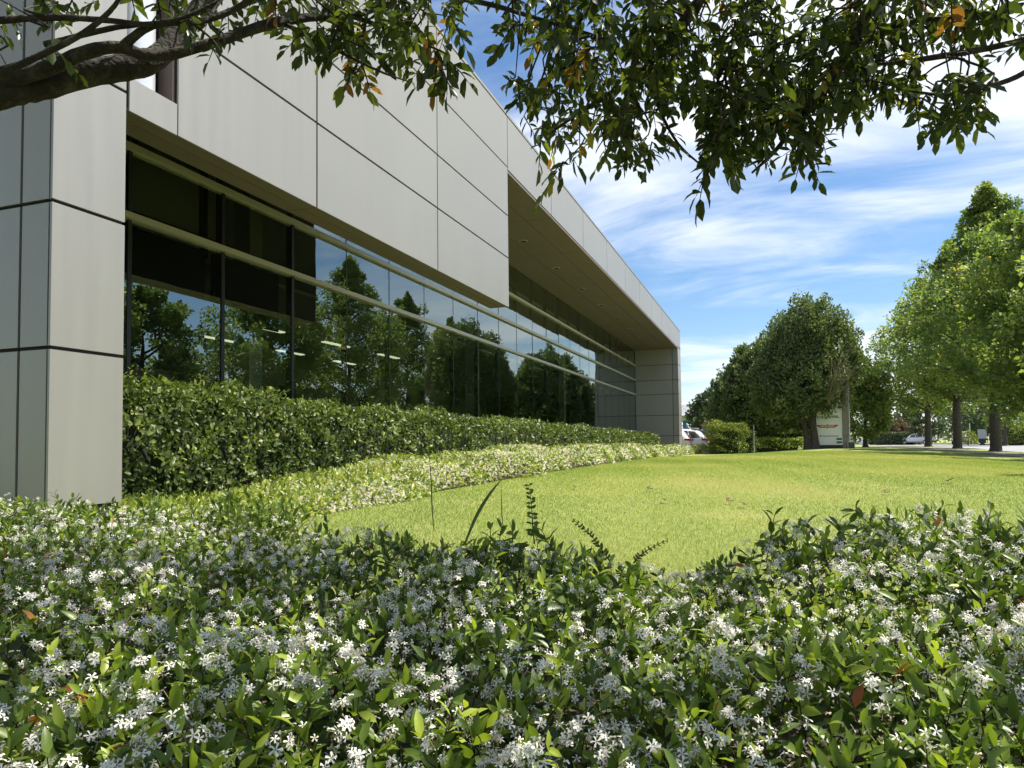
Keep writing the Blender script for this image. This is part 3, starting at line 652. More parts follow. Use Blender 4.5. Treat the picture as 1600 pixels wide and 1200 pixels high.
# ------------------------------------------------------------------ grass blades on the near lawn
def grass():
    c = Cloud(); n = 620000
    y = 3.2 + 27 * rng.random(n) ** 1.9; x = rng.uniform(-3.7, 5.7, n)
    u = x * .941 + y * .339; t = -x * .339 + y * .941
    k = (np.abs(u) < t * .76 + .6) & (t > np.interp(u, _far[:, 0], _far[:, 1]) - .15); x, y, t = x[k], y[k], t[k]; n = len(x)
    ax = norm(np.stack([rng.normal(0, .45, n), rng.normal(0, .45, n), np.ones(n)], 1))
    s = rng.uniform(.015, .034, n); w = np.clip(t / 5, .9, 2.6)
    patch = .45 * np.sin((x * .97 + y * .24) * 6.283 / 1.15) + np.sin(x * .8 + 1.2 * np.sin(y * .35)) * np.sin(y * .45 + .7 * np.sin(x * .6)); ti = np.clip(rng.normal(.5, .15, n) + .17 * patch, 0, 1)
    for px, py, rr in ((1085, 757, .8), (1205, 764, .9), (1290, 770, .9), (1130, 792, .5), (1060, 735, 1.2), (1420, 742, 1.3), (900, 772, .6), (1350, 722, 2.5), (1150, 722, 2.2)):
        d = ray(px, py); p = CAM + d * ((-.12 - CAM[2]) / d[2]); q = ((x - p[0]) / (rr * 1.3)) ** 2 + ((y - p[1]) / rr) ** 2
        ti = np.clip(ti + .36 * np.exp(-q) * rng.uniform(.3, 1.3, n), 0, 1)
    ti = np.where(rng.random(n) < .04, rng.uniform(.85, 1, n), ti)
    c.add(T_BLADE, np.stack([x, y, H(x, y) - .004], 1), ax, rdir(n), np.stack([s * w, s, s], 1), ti, 0)
    tag(c.build('grass', M['lawnleaf']), 'short sunlit grass blades of the mown lawn', 'grass', kind='stuff')
grass()
def fallen(i, px, py, s):
    z = -.1
    for _ in range(6):
        d = ray(px, py); p = CAM + d * ((z - CAM[2]) / d[2]); z = h1(p[0], p[1]) + .03
    c = Cloud(); c.add(T_OVAL, [p], [[math.cos(i * 2.1), math.sin(i * 2.1), .2]], [[0, 0, 1]], s, .97, 0)
    c.add(T_OVAL, [p + np.array([.01, .0, .01])], [[math.cos(i * 2.1 + 1.3), math.sin(i * 2.1 + 1.3), .5]], [[0, 0, 1]], s * .8, .97, 0)
    tag(c.build('fallen_leaf', M['dry']), 'brown curled fallen leaf lying on the lawn', 'leaf', 'fallen leaves on the lawn')
for i, (px, py, s) in enumerate(((1010, 765, .10), (1040, 783, .09), (1481, 752, .13), (1134, 784, .10), (1164, 790, .09), (1497, 818, .09), (1380, 770, .09), (900, 762, .08))): fallen(i, px, py, s)

# ------------------------------------------------------------------ trees
def crown_cloud(cl, centres, rads, per, size, stretch=(1, 1, 1), T=T_DIA, up=.1, m=0, tvar=.2, trange=(0, 1)):
    cn = np.repeat(np.asarray(centres), per, 0); rd = np.repeat(np.asarray(rads), per); n = len(cn)
    d = rdir(n); r = rng.random(n) ** .45; p = cn + d * (r * rd)[:, None] * np.asarray(stretch)
    tb = np.repeat(rng.normal(.45, .16, len(centres)), per); ti = np.clip(tb + rng.normal(0, tvar, n), trange[0], trange[1])
    cl.add(T, p, norm(d * .7 + rdir(n) * .7 + np.array([0, 0, up])), norm(d * .5 + rdir(n) + np.array([0, 0, .5])), size * rng.uniform(.65, 1.3, n), ti, m)
def street_tree(x, y, h, rmax, zb, label, rt=.17, per=95, nb=150, size=.15, group=None, leaf='lleaf', cat='tree', name='street_tree', prof=None, bark='bark', z0=None, twigs=26, cat_lean=0):
    z = h1(x, y) if z0 is None else z0
    r = empty(name, (x, y, z)); tag(r, label, cat, group)
    b = MB(); top = h * .93
    q = [(0, 0, -.1), (0, 0, .06), (.01, 0, .35), (.02, .01, zb * .6), (.03, .02, zb), (.02, .05, h * .55), (0, .03, top)]
    b.tube(smooth_path(q, 3), list(np.interp(np.linspace(0, 1, 19), [0, .06, .16, .4, .65, 1], [rt * 2.0, rt * 1.7, rt * 1.12, rt, rt * .8, .02])), 10, wob=.04)
    C_ = []; R_ = []
    pf = prof or (lambda f: (min(1, .55 + f * 2.2) if f < .2 else max(.03, 1 - ((f - .2) / .8) ** 1.35)))
    nl = max(20, nb // 5)
    for i in range(nl):
        f = (i + rnd.random()) / nl; zz = zb * .9 + (h - zb * .9) * f; a = i * 2.4 + rnd.uniform(-.4, .4); ll = rmax * pf(f) * rnd.uniform(.72, 1.12); rise = rnd.uniform(-.05, .30) * ll
        tip = np.array([ll * math.cos(a), ll * math.sin(a), zz + rise - .1]); s0 = np.array([0, 0, min(max(zb * .8, zz - .35 * ll), top)])
        if i % 2 == 0 or twigs < 20: b.tube(smooth_path([s0, s0 * .5 + tip * .5 + np.array([0, 0, .10 * ll]), tip], 2), list(np.interp(np.linspace(0, 1, 5), [0, 1], [rt * .30, .008])), 5)
        for q in (.30, .5, .66, .82, .96):
            p = s0 + (tip - s0) * q + np.array([0, 0, .4 * ll * .5 * q * (1 - q)]) + rdir(1)[0] * .16 * ll * (.4 + q)
            C_.append(tuple(p)); R_.append(rnd.uniform(.24, .46) * (.5 + .5 * min(1, ll / 2.4)) * max(.8, rmax / 3))
    for k in range(6): C_.append((rnd.uniform(-.2, .2), rnd.uniform(-.2, .2), h - .2 * k)); R_.append(.14 + .03 * k)
    b.build('trunk', M[bark], r)
    c = Cloud(); crown_cloud(c, C_, R_, per, size); c.build('crown', M[leaf], r)
    return r
RND = lambda f: max(.15, math.sin(math.pi * min(1, .14 + .84 * f)) ** .6)
G = 'street trees on the near verge'
street_tree(9.3, 36.2, 11.7, 3.9, 3.1, 'tall pointed street tree with thick trunk, rightmost and nearest on the near verge', .22, 115, 300, .15)
street_tree(9.3, 42.8, 10.8, 3.9, 2.9, 'middle pointed street tree on the near verge, between two others', .205, 105, 260, .155)
street_tree(9.4, 50.5, 10.4, 4.0, 2.8, 'smaller pointed street tree on the near verge, closest to the sign', .195, 100, 240, .16)
street_tree(9.3, 29.4, 8.6, 3.5, 2.2, 'full crowned street tree reflected right of the roller blinds', .19, 115, 230, .18, prof=RND)
street_tree(10.3, 22.4, 7.2, 3.2, 1.4, 'round crowned street tree reflected in the left window bays', .18, 115, 230, .17, prof=RND)
street_tree(9.3, 14.5, 7.6, 2.9, 2.4, 'street tree beside the road nearest the jasmine bed', .18, 80, 150, .18, prof=RND)
street_tree(-6.2, -4.6, 7.5, 3.6, .9, 'unseen leafy tree added behind the viewer to shade the end of the office', .2, 70, 200, .22, prof=RND)  # added out of view, to darken the column's left face

# big tree by the sign, and the companion behind its left shoulder
def lobed_tree(name, base, lobes, trunks, leaf, label, size, per, dens, bark='bark', stretch=(.8, .8, 1.35), up=.9, twigs=None):
    x, y = base; z = h1(x, y); r = empty(name, (x, y, z)); tag(r, label, 'tree')
    b = MB()
    for p, rr in trunks: b.tube(smooth_path(p, 3), list(np.interp(np.linspace(0, 1, (len(p) - 1) * 3 + 1), [0, .1, 1], [rr * 1.6, rr, rr * .3])), 9, wob=.05)
    C_ = []; R_ = []
    for (cx, cy, cz, rx, rz) in lobes:
        for i in range(int(dens * rx * rx * rz)):
            d = rdir(1)[0]; q = rnd.uniform(.45, 1) ** .6
            C_.append((cx + d[0] * rx * q, cy + d[1] * rx * q, cz + d[2] * rz * q)); R_.append(rnd.uniform(.22, .42))
    for i in range(40):
        e = np.array(C_[rnd.randrange(len(C_))]); p, rr = trunks[rnd.randrange(len(trunks))]; s0 = np.array(p[-1]) * rnd.uniform(.7, 1)
        b.tube([s0, (s0 + e) / 2 + rdir(1)[0] * .15, e], [.05, .03, .008], 5)
    b.build('trunk', M[bark], r)
    if twigs:
        tw = MB()
        for i in range(twigs[0]):
            s0 = np.array(twigs[1]) + rdir(1)[0] * .15; e = np.array(twigs[2]) + rdir(1)[0] * np.array(twigs[3])
            m_ = (s0 + e) / 2 + rdir(1)[0] * .2; tw.tube(smooth_path([s0, m_, e], 3), list(np.linspace(.018, .006, 7)), 5)
        tw.build('bare_twigs', M['twig'], r)
    c = Cloud(); crown_cloud(c, C_, R_, per, size, stretch, up=up); c.build('crown', M[leaf], r)
    return r
SG = at(1304, 700, 33.0)      # foot of the sign
T0 = at(1266, 700, 33.2)
lobed_tree('broad_tree', (T0[0], T0[1]),
    [(-.55, .6, 4.4, 1.5, 2.0), (.75, .5, 4.6, 1.45, 2.2), (-.1, .2, 5.3, 1.1, 1.9), (-1.3, .8, 3.2, 1.5, 1.6), (.1, -.1, 3.3, 1.7, 1.35), (1.6, .7, 4.0, .85, 1.5), (-1.2, .9, 5.2, .75, 1.5), (.9, .4, 6.0, .6, 1.25), (2.05, .8, 4.9, .45, .6), (-.4, .3, 2.3, 1.9, .75)],
    [([(-.12, 0, -.1), (-.15, 0, .5), (-.25, .05, 1.3), (-.5, .2, 2.4), (-.6, .3, 3.6)], .16), ([(.2, -.02, -.1), (.2, 0, .5), (.15, .02, 1.4), (.35, .1, 2.6), (.5, .2, 4)], .2), ([(.02, -.1, -.1), (-.05, -.1, .5), (-.3, -.1, 1.2), (-.55, -.1, 1.7)], .06)],
    'sleaf', 'broad dense tree with twin trunks and bare inner twigs beside the white sign', .125, 58, 54, twigs=(26, (.75, -1.2, 2.2), (1.55, -1.75, 3.9), (.75, .25, .9)))
T1 = at(1165, 690, 43)
lobed_tree('leafy_tree', (T1[0], T1[1]), [(0, 0, 3.6, 1.8, 1.9), (.6, .3, 4.4, 1.6, 1.8), (-1.0, .2, 2.9, 1.3, 1.6), (1.4, 0, 2.6, 1.6, 1.6), (-.3, 0, 2.0, 1.6, 1.0), (1.2, 0, 5.2, 1.5, 1.7), (.2, .2, 5.0, 1.2, 1.3), (2.6, .6, 3.6, 1.8, 2.2), (4.2, 1.2, 2.6, 1.6, 1.9)],
    [([(0, 0, -.1), (.05, 0, 1), (.1, 0, 3)], .16)], 'sleaf', 'loose grey green tree behind the box hedge, left of the broad tree', .19, 36, 40)
T2 = at(1113, 690, 62)
lobed_tree('dark_tree', (T2[0], T2[1]), [(0, 0, 3.9, 1.6, 1.7), (.9, 0, 3.2, 1.6, 1.6), (-1.0, 0, 3.0, 1.2, 1.2)], [([(0, 0, -.1), (0, 0, 1), (.1, 0, 3)], .16)], 'dleaf', 'dark distant tree rising behind the blue posted canopy', .24, 34, 26, stretch=(1, 1, 1), up=.1)
T2b = at(1122, 690, 52)
lobed_tree('purple_tree', (T2b[0], T2b[1]), [(0, 0, 1.6, 1.0, 1.3), (.9, .2, 1.9, 1.1, 1.2), (-.5, 0, .9, .9, .8)], [([(0, 0, -.1), (0, 0, .6), (.1, 0, 1.5)], .1)], 'pleaf', 'low purplish tree between the parked cars and the canopy', .20, 34, 40, stretch=(1, 1, 1), up=.1)
T5 = at(1225, 690, 56)
lobed_tree('dark_tree', (T5[0], T5[1]), [(0, 0, 2.3, 2.2, 1.8), (1.8, .3, 2.2, 1.9, 1.8), (-1.6, .2, 2.2, 1.7, 1.7), (3.2, 0, 1.6, 1.4, 1.5)], [([(0, 0, -.1), (.05, 0, .8), (.1, 0, 2)], .16)], 'dleaf', 'dark bushy tree filling the gap behind the low hedge', .22, 40, 26, stretch=(1, 1, 1), up=.1)
T3 = at(1352, 690, 46)
lobed_tree('green_tree', (T3[0], T3[1]), [(0, 0, 2.2, 1.35, 1.9), (.3, .2, 3.8, 1.3, 1.8), (-.4, 0, 4.6, 1.2, 1.4), (.9, 0, 2.4, .9, 1.3)], [([(0, 0, -.1), (0, 0, 1), (.1, 0, 3)], .15)], 'lleaf', 'mid green tree behind the concrete edge of the sign', .18, 40, 40, stretch=(1, 1, 1), up=.1)
T4 = at(1398, 690, 104)
lobed_tree('bronze_shrub', (T4[0], T4[1]), [(0, 0, 1.7, 2.2, 1.9), (2.0, 0, 1.3, 1.9, 1.4), (-2.1, 0, 1.1, 1.8, 1.2)], [([(0, 0, -.1), (0, 0, .5), (.1, 0, 1)], .12)], 'pleaf', 'rounded bronze leaved shrub behind the dark roadside hedge', .24, 34, 26, stretch=(1, 1, 1), up=.1)

# trees across the road
GF = 'trees across the road'
far_specs = [(1571, 72, 9.5, 2.9, 'pale trunked tree across the road, right of the thick near trunk', 'lleaf'), (1535, 82, 9.6, 3.2, 'dark leafy tree across the road behind the grey sign', 'dleaf'),
    (1449, 92, 8.6, 2.6, 'dark trunked tree standing beside the white hatchback across the road', 'dleaf'), (1500, 98, 10, 3.6, 'tall dark tree behind the white van across the road', 'dleaf'),
    (1422, 108, 7.4, 3.0, 'low dark tree at the far end of the roadside hedge', 'dleaf'), (1600, 84, 11, 3.6, 'large dark tree across the road at the edge of the view', 'dleaf')]
for px, t, h, rm, lb, lf in far_specs:
    p = at(px, 692, t); street_tree(p[0], p[1], h, rm, 2.0 if lf == 'lleaf' else 1.4, lb, .17 if t < 80 else .2, 40, 120, .27, GF, lf, name='roadside_tree', z0=-.09, twigs=14,
        prof=lambda f: max(.15, math.sin(math.pi * min(1, .18 + .82 * f)) ** .6))
def rep_tree(x, y, h, rm, label):
    street_tree(x, y, h, rm, 1.8, label, .18, 34, 100, .28, GF, 'dleaf', name='roadside_tree', z0=-.09, twigs=12, prof=lambda f: max(.15, math.sin(math.pi * min(1, .18 + .82 * f)) ** .6))
rep_tree(28.5, 34, 8.0, 3.0, 'bushy roadside tree mirrored in the leftmost glass bay')
rep_tree(29.0, 44, 7.4, 3.0, 'bushy roadside tree mirrored beside the roller blinds')
rep_tree(28.5, 55, 7.8, 3.0, 'bushy roadside tree mirrored in the middle of the glass')
def far_wood():
    c = Cloud(); C_ = []; R_ = []
    for i in range(620):
        a = rnd.uniform(-1.0, 1.3); d = rnd.uniform(125, 190); x = d * math.sin(a); y = d * math.cos(a)
        if -25 < x < 5 and y < 135: continue
        C_.append((x, y, rnd.uniform(.5, 4.6))); R_.append(rnd.uniform(2, 3.6))
    for i in range(150): C_.append((rnd.uniform(38, 52), rnd.uniform(20, 120), rnd.uniform(.5, 3.2))); R_.append(rnd.uniform(1.6, 2.6))
    crown_cloud(c, C_, R_, 60, .7); tag(c.build('distant_trees', M['dleaf']), 'low dark line of distant trees along the horizon', 'trees', kind='stuff')
far_wood()

# overhead trees --------------------------------------------------------------
def overhead(name, label, trunk, limbs, zones, extra):
    base = np.array([trunk[0][0][0], trunk[0][0][1], trunk[0][0][2]]); r = empty(name); tag(r, label, 'tree')
    b = MB(); pts_all = []
    for p, rad in trunk + limbs:
        P = smooth_path(p, 5); R_ = np.interp(np.linspace(0, 1, len(P)), np.linspace(0, 1, len(rad)), rad)
        b.tube(P, list(R_), 9, wob=.07); pts_all += [q for q in P]
    A = np.array(pts_all); c = Cloud(); tw = b
    def twig(p, n, s, droop, tb, stem=True):
        ax0 = rdir(1)[0]; ax0[2] = -abs(ax0[2]) * droop - .2; ax0 = _n(ax0); L_ = s * n * .20
        q = np.linspace(0, 1, n); pos = p + q[:, None] * ax0 * L_ + np.array([0, 0, -.25 * L_]) * (q ** 2)[:, None]
        sd = _n(np.cross(ax0, rdir(1)[0])); an = np.where(np.arange(n) % 2 == 0, 1, -1)[:, None]
        lax = norm(sd * an * .9 + ax0 * .55 + rng.normal(0, .28, (n, 3)) + np.array([0, 0, -.35])); lax[-1] = _n(ax0 + np.array([0, 0, -.3]))
        c.add(T_OVER, pos, lax, norm(np.array([0, 0, 1.]) + rng.normal(0, .45, (n, 3))), s * rng.uniform(.7, 1.15, n), np.clip(tb + rng.normal(0, .12, n), 0, 1), 0)
        if stem: tw.tube([pos[0], pos[n // 2], pos[-1]], [.003, .0022, .0012], 4, cap=False)
    for poly, n, d0, d1, nl, s in zones:
        xs = [q[0] for q in poly]; ys = [q[1] for q in poly]; k = 0; tries = 0
        while k < n and tries < 60000:
            tries += 1; px, py = rnd.uniform(min(xs), max(xs)), rnd.uniform(min(ys), max(ys)); ins = False; j = len(poly) - 1
            for i in range(len(poly)):
                if (poly[i][1] > py) != (poly[j][1] > py) and px < (poly[j][0] - poly[i][0]) * (py - poly[i][1]) / (poly[j][1] - poly[i][1]) + poly[i][0]: ins = not ins
                j = i
            if not ins: continue
            k += 1; t = rnd.uniform(d0, d1); p = at(px, py, t); tb = rnd.gauss(.42, .16) + (.33 if rnd.random() < .12 else 0)
            twig(p, rnd.randint(nl - 2, nl + 2), s * rnd.uniform(.85, 1.15), .7, tb)
            if k % 3 == 0:
                w_ = np.linalg.norm(A - (p + np.array([0, 0, .15])), axis=1); a = A[int(np.argmin(w_))]
                if .08 < np.linalg.norm(a - p) < 1.3:
                    mid = (a + p) / 2 + rdir(1)[0] * .10
                    tw.tube(smooth_path([a, mid, p], 3), list(np.linspace(.0048, .0018, 7)), 5, cap=False)
    for (n, lo, hi) in extra:       # rest of the crown shading the bed, plus unseen leaves added to darken the column side
        for i in range(n):
            p = np.array([rnd.uniform(lo[0], hi[0]), rnd.uniform(lo[1], hi[1]), rnd.uniform(lo[2], hi[2])])
            v = RW.T @ (p - CAM)
            if v[2] > .1:
                yy_ = CY + FPX * v[1] / v[2]
                if yy_ > -230: continue
            twig(p, 8, .12, .5, rnd.gauss(.4, .15), False)
    b.build('trunk', M['barkd'], r); c.build('crown', M['oleaf'], r)
g0 = np.array([*ut(-3.3, .5), -.3])
left_tree_limbs = [
    ([at(-420, 300, 2.1), at(-150, 185, 2.15), at(0, 143, 2.2), at(60, 134, 2.22), at(150, 112, 2.25), at(215, 101, 2.3), at(252, 84, 2.35), at(285, 45, 2.42), at(325, -5, 2.5), at(400, -120, 2.7)], [.075, .062, .05, .043, .042, .041, .036, .034, .033, .028]),
    ([at(-40, 142, 2.2), at(60, 112, 2.15), at(130, 84, 2.12), at(185, 74, 2.12), at(245, 88, 2.15), at(335, 66, 2.2), at(420, 38, 2.3), at(480, 28, 2.4), at(560, 22, 2.5), at(680, -20, 2.7)], [.03, .022, .02, .018, .016, .016, .016, .014, .011, .006]),
    ([at(188, 76, 2.12), at(225, 46, 2.1), at(258, 36, 2.1), at(320, 32, 2.15), at(390, 0, 2.2), at(430, -60, 2.2)], [.014, .012, .010, .010, .009, .006]),
    ([at(-30, 34, 2.0), at(80, 27, 2.05), at(170, 32, 2.05), at(240, 38, 2.08), at(300, 22, 2.1), at(380, -20, 2.15)], [.010, .009, .008, .007, .006, .004]),
    ([at(70, 70, 2.1), at(140, 52, 2.1), at(200, 40, 2.1), at(290, 34, 2.15)], [.009, .008, .008, .006]),
    ([at(-20, 125, 2.0), at(60, 88, 2.0), at(130, 52, 2.0), at(180, 8, 2.0), at(200, -40, 2.0)], [.010, .009, .008, .006, .004]),
    ([at(440, 35, 2.35), at(520, 75, 2.3), at(590, 110, 2.3), at(640, 128, 2.3)], [.008, .006, .004, .002]),
    ([at(540, 22, 2.5), at(620, 50, 2.5), at(700, 85, 2.5)], [.009, .006, .003]),
    ([at(300, 36, 2.1), at(330, 60, 2.1), at(345, 80, 2.1)], [.004, .003, .002])]
left_zones = [
    ([(-60, -40), (60, -40), (95, 20), (85, 95), (20, 110), (-60, 120)], 15, 1.9, 2.4, 6, .052),
    ([(60, -30), (250, -30), (250, 12), (60, 12)], 7, 2.0, 2.3, 6, .05),
    ([(250, -40), (520, -40), (520, 48), (400, 58), (300, 55), (250, 20)], 40, 2.1, 2.7, 7, .055),
    ([(500, -40), (725, -40), (715, 55), (690, 90), (650, 98), (600, 88), (520, 70)], 92, 2.2, 2.9, 7, .055),
    ([(672, 85), (705, 88), (698, 120), (685, 118)], 5, 2.3, 2.5, 6, .066),
    ([(535, 90), (600, 95), (590, 118), (545, 118)], 4, 2.3, 2.5, 6, .055)]
overhead('overhanging_tree', 'thick lichened limb of a tree reaching in from the upper left', [([g0, g0 + np.array([.05, .02, 1.0]), np.array(at(-420, 300, 2.1))], [.13, .11, .085])],
         left_tree_limbs, left_zones, [(210, (-3.2, -.6, 2.0), (.4, 2.6, 3.2)), (1200, (-8.5, -2.6, 1.6), (-2.6, 2.4, 5.6))])  # large left zone is unseen foliage added to shade the column's side
g1 = np.array([*ut(3.4, -.4), -.2])
right_limbs = [
    ([g1 + np.array([.02, .05, 2.3]), at(1700, -900, 1.9), at(1480, -330, 2.3), at(1390, -60, 2.5), at(1362, 10, 2.55), at(1322, 82, 2.6), at(1290, 135, 2.6), at(1250, 185, 2.6), at(1212, 235, 2.6), at(1175, 270, 2.6)], [.07, .05, .032, .022, .02, .017, .014, .011, .008, .004]),
    ([at(1480, -330, 2.3), at(1250, -140, 2.5), at(1130, -40, 2.6), at(1062, 40, 2.65), at(1010, 105, 2.7), at(975, 135, 2.7), at(900, 180, 2.7), at(850, 215, 2.7)], [.034, .026, .022, .018, .014, .011, .007, .004]),
    ([at(1480, -330, 2.3), at(1620, -80, 2.3), at(1660, 40, 2.3), at(1600, 62, 2.35), at(1530, 78, 2.4), at(1470, 88, 2.4), at(1400, 98, 2.45), at(1350, 102, 2.5)], [.03, .02, .014, .010, .010, .010, .007, .004]),
    ([at(1660, 60, 2.25), at(1600, 114, 2.3), at(1540, 136, 2.3), at(1480, 148, 2.3), at(1420, 142, 2.3)], [.010, .009, .008, .006, .003]),
    ([at(1250, -140, 2.5), at(980, -90, 2.6), at(800, -25, 2.6), at(700, -10, 2.6), at(770, 8, 2.6), at(860, 35, 2.65), at(930, 55, 2.65)], [.024, .014, .010, .010, .009, .007, .004]),
    ([at(1160, -10, 2.55), at(1150, 60, 2.55), at(1120, 130, 2.55)], [.010, .008, .004]),
    ([at(1322, 82, 2.6), at(1400, 40, 2.55), at(1480, 28, 2.5), at(1570, 30, 2.5)], [.012, .010, .007, .004]),
    ([at(1010, 105, 2.7), at(1030, 170, 2.65), at(1060, 225, 2.65), at(1100, 262, 2.65)], [.008, .006, .005, .003])]
right_zones = [
    ([(775, -40), (1010, -40), (1060, 20), (1060, 120), (1010, 180), (960, 225), (900, 215), (865, 225), (825, 205), (800, 170), (790, 140), (786, 112), (815, 95), (860, 80), (800, 30)], 195, 2.3, 3.2, 8, .059),
    ([(1000, -40), (1400, -40), (1400, 90), (1330, 160), (1240, 170), (1120, 185), (1040, 120)], 240, 2.3, 3.3, 8, .059),
    ([(1110, 130), (1310, 130), (1310, 195), (1270, 232), (1235, 246), (1205, 246), (1180, 238), (1140, 232), (1110, 222), (1085, 205), (1090, 185)], 88, 2.4, 2.9, 8, .059),
    ([(1088, 200), (1135, 205), (1120, 250), (1112, 265), (1100, 250)], 9, 2.45, 2.6, 7, .072),
    ([(960, 190), (1040, 190), (1025, 232), (970, 245)], 16, 2.5, 2.8, 7, .058),
    ([(1380, -40), (1590, -40), (1585, 20), (1520, 50), (1400, 75)], 62, 2.3, 2.9, 7, .058),
    ([(1340, 75), (1430, 90), (1430, 155), (1370, 160), (1330, 170)], 26, 2.35, 2.7, 7, .058),
    ([(1425, 110), (1560, 110), (1545, 135), (1520, 170), (1480, 185), (1468, 200), (1445, 170), (1425, 145)], 28, 2.2, 2.5, 7, .059),
    ([(1555, 20), (1640, 15), (1640, 70), (1560, 60)], 10, 2.2, 2.6, 7, .058),
    ([(860, 255), (890, 240), (890, 268), (868, 275)], 3, 2.5, 2.7, 7, .055)]
overhead('shade_tree', 'dense leafy boughs of a tree hanging down from the top right against the sky', [([g1, g1 + np.array([0, .02, 1.1]), g1 + np.array([.02, .05, 2.3])], [.16, .12, .09])],
         right_limbs, right_zones, [(900, (-1.6, -1.2, 1.9), (3.6, 3.3, 3.4))])

# ------------------------------------------------------------------ sign
def text(body, size, loc, m, parent, name='lettering', rot=(math.pi / 2, 0, 0), align='CENTER', squash=1):
    cu = bpy.data.curves.new(name, 'FONT'); cu.body = body; cu.size = size; cu.align_x = align; cu.align_y = 'CENTER'; cu.extrude = .003; cu.resolution_u = 3; cu.offset = size * .02
    cu.materials.append(m); tmp = bpy.data.objects.new(name, cu); me = bpy.data.meshes.new_from_object(tmp); bpy.data.objects.remove(tmp); o = bpy.data.objects.new(name, me); col.objects.link(o); o.location = loc; o.rotation_euler = rot; o.scale = (squash, 1, 1); o.parent = parent; return o
def sign():
    r = empty('company_sign', (SG[0], SG[1], h1(SG[0], SG[1]) - .02), math.radians(-10))
    tag(r, 'white upright company sign with red winged badge and concrete edge, beside the broad tree', 'sign')
    s = 33.0 / FPX      # metres per photo pixel at the sign
    b = MB(); b.box(-.86, .36, -.10, .10, .18, 2.95); b.build('panel', M['signw'], r, .006)
    b = MB(); b.box(-.84, .40, -.12, .12, -.2, .176); b.build('plinth', M['signb'], r)
    b = MB(); b.box(.363, .66, -.16, .16, -.2, 3.3); b.build('concrete_edge', M['concrete'], r, .01)
    Y = -.106
    text('COLORSTEEL', .145, (-.235, Y, 1.48), M['ink'], r, squash=1.1)
    k = MB(); zc = 1.06
    k.add([(-.78, Y, zc + .055), (.23, Y, zc + .055), (.05, Y, zc - .075), (-.60, Y, zc - .075)], [(0, 1, 2, 3)][::-1])
    k.add([(-.30, Y - .001, zc + .05), (-.25, Y - .001, zc + .05), (-.262, Y - .001, zc + .10), (-.288, Y - .001, zc + .10)], [(0, 1, 2, 3)])
    k.add([(-.295, Y - .001, zc - .07), (-.255, Y - .001, zc - .07), (-.275, Y - .001, zc - .15)], [(0, 1, 2)])
    bd = k.build('winged_badge', M['signr'], r)
    text('EUROWORKER', .092, (-.275, Y - .005, zc - .006), M['whitelet'], bd)
    text('150 Harvard Avenue', .10, (-.235, Y, .60), M['inkg'], r)
    for z, g in ((.41, 'signg'), (.26, 'signg')):
        k = MB(); k.box(.10, .33, Y - .003, Y, z, z + .09); k.build('green_sticker', M[g], r)
    u = empty('utility_box', (0, 0, 0)); p = at(1330, 700, 32.4); u.location = (p[0], p[1], h1(p[0], p[1]) - .02); tag(u, 'squat dark utility box with pale rim at the foot of the sign', 'utility box')
    k = MB(); k.box(-.13, .13, -.12, .12, 0, .30); k.build('cabinet', M['util'], u, .01)
    k = MB(); k.box(-.15, .15, -.14, .14, .303, .33); k.build('lid', M['pole'], u, .006)
    for q in (-.15, .133):
        k = MB(); k.box(q, q + .017, -.14, -.122, 0, .30); k.build('post', M['pole'], u)
sign()

# ------------------------------------------------------------------ hedges, shrubs beyond the lawn
def box_hedge(px0, px1, ptop, pbot, t, depth, leaf, label, dens=330, size=.085, name='box_hedge', edge=.1, cat='hedge'):
    a, b = at(px0, pbot, t), at(px1, pbot, t); w = float(np.linalg.norm((b - a)[:2])); ang = math.atan2(b[1] - a[1], b[0] - a[0]); hgt = (pbot - ptop) * t / FPX
    r = empty(name, (a[0], a[1], min(h1(a[0], a[1]), a[2])), ang); tag(r, label, cat); r.location.z = float(a[2]) - .02
    c = Cloud(); leafbox(c, 0, w, 0, depth, const(0), const(hgt), dens, size, faces='xyzXY', lump=.06, edge=edge); c.build('foliage', M[leaf], r)
    k = MB(); i_ = min(.3, w * .3, depth * .3); k.box(i_, w - i_, i_, depth - i_, -.25, hgt - i_); k.build('dark_core', M['hcore'], r)  # solid dark box in place of the shaded hedge inside
box_hedge(1117, 1165, 664, 708, 36, 1.3, 'bleaf', 'chunky rounded box hedge at the lawn edge in front of the parked cars', 820, .08, edge=.34)
box_hedge(1169, 1181, 673, 709, 36.5, 1.0, 'dleaf', 'narrow dark clipped hedge right of the chunky box hedge', 420, .07)
box_hedge(1170, 1262, 672, 690, 44, .8, 'bleaf', 'long low hedge running behind the broad tree trunk', 300, .09)
box_hedge(1373, 1432, 676, 693, 100, 1.4, 'dleaf', 'dark straight hedge beyond the road beside the bronze shrub', 160, .14)
box_hedge(1182, 1258, 686, 701, 40.5, 2.5, 'jstrip', 'pale yellow green planting bed under the low hedge', 300, .10, name='planting_bed', cat='shrub bed')
box_hedge(1565, 1640, 666, 693, 74, 1.5, 'bleaf', 'yellow green clipped hedge across the road at the right edge', 170, .14)
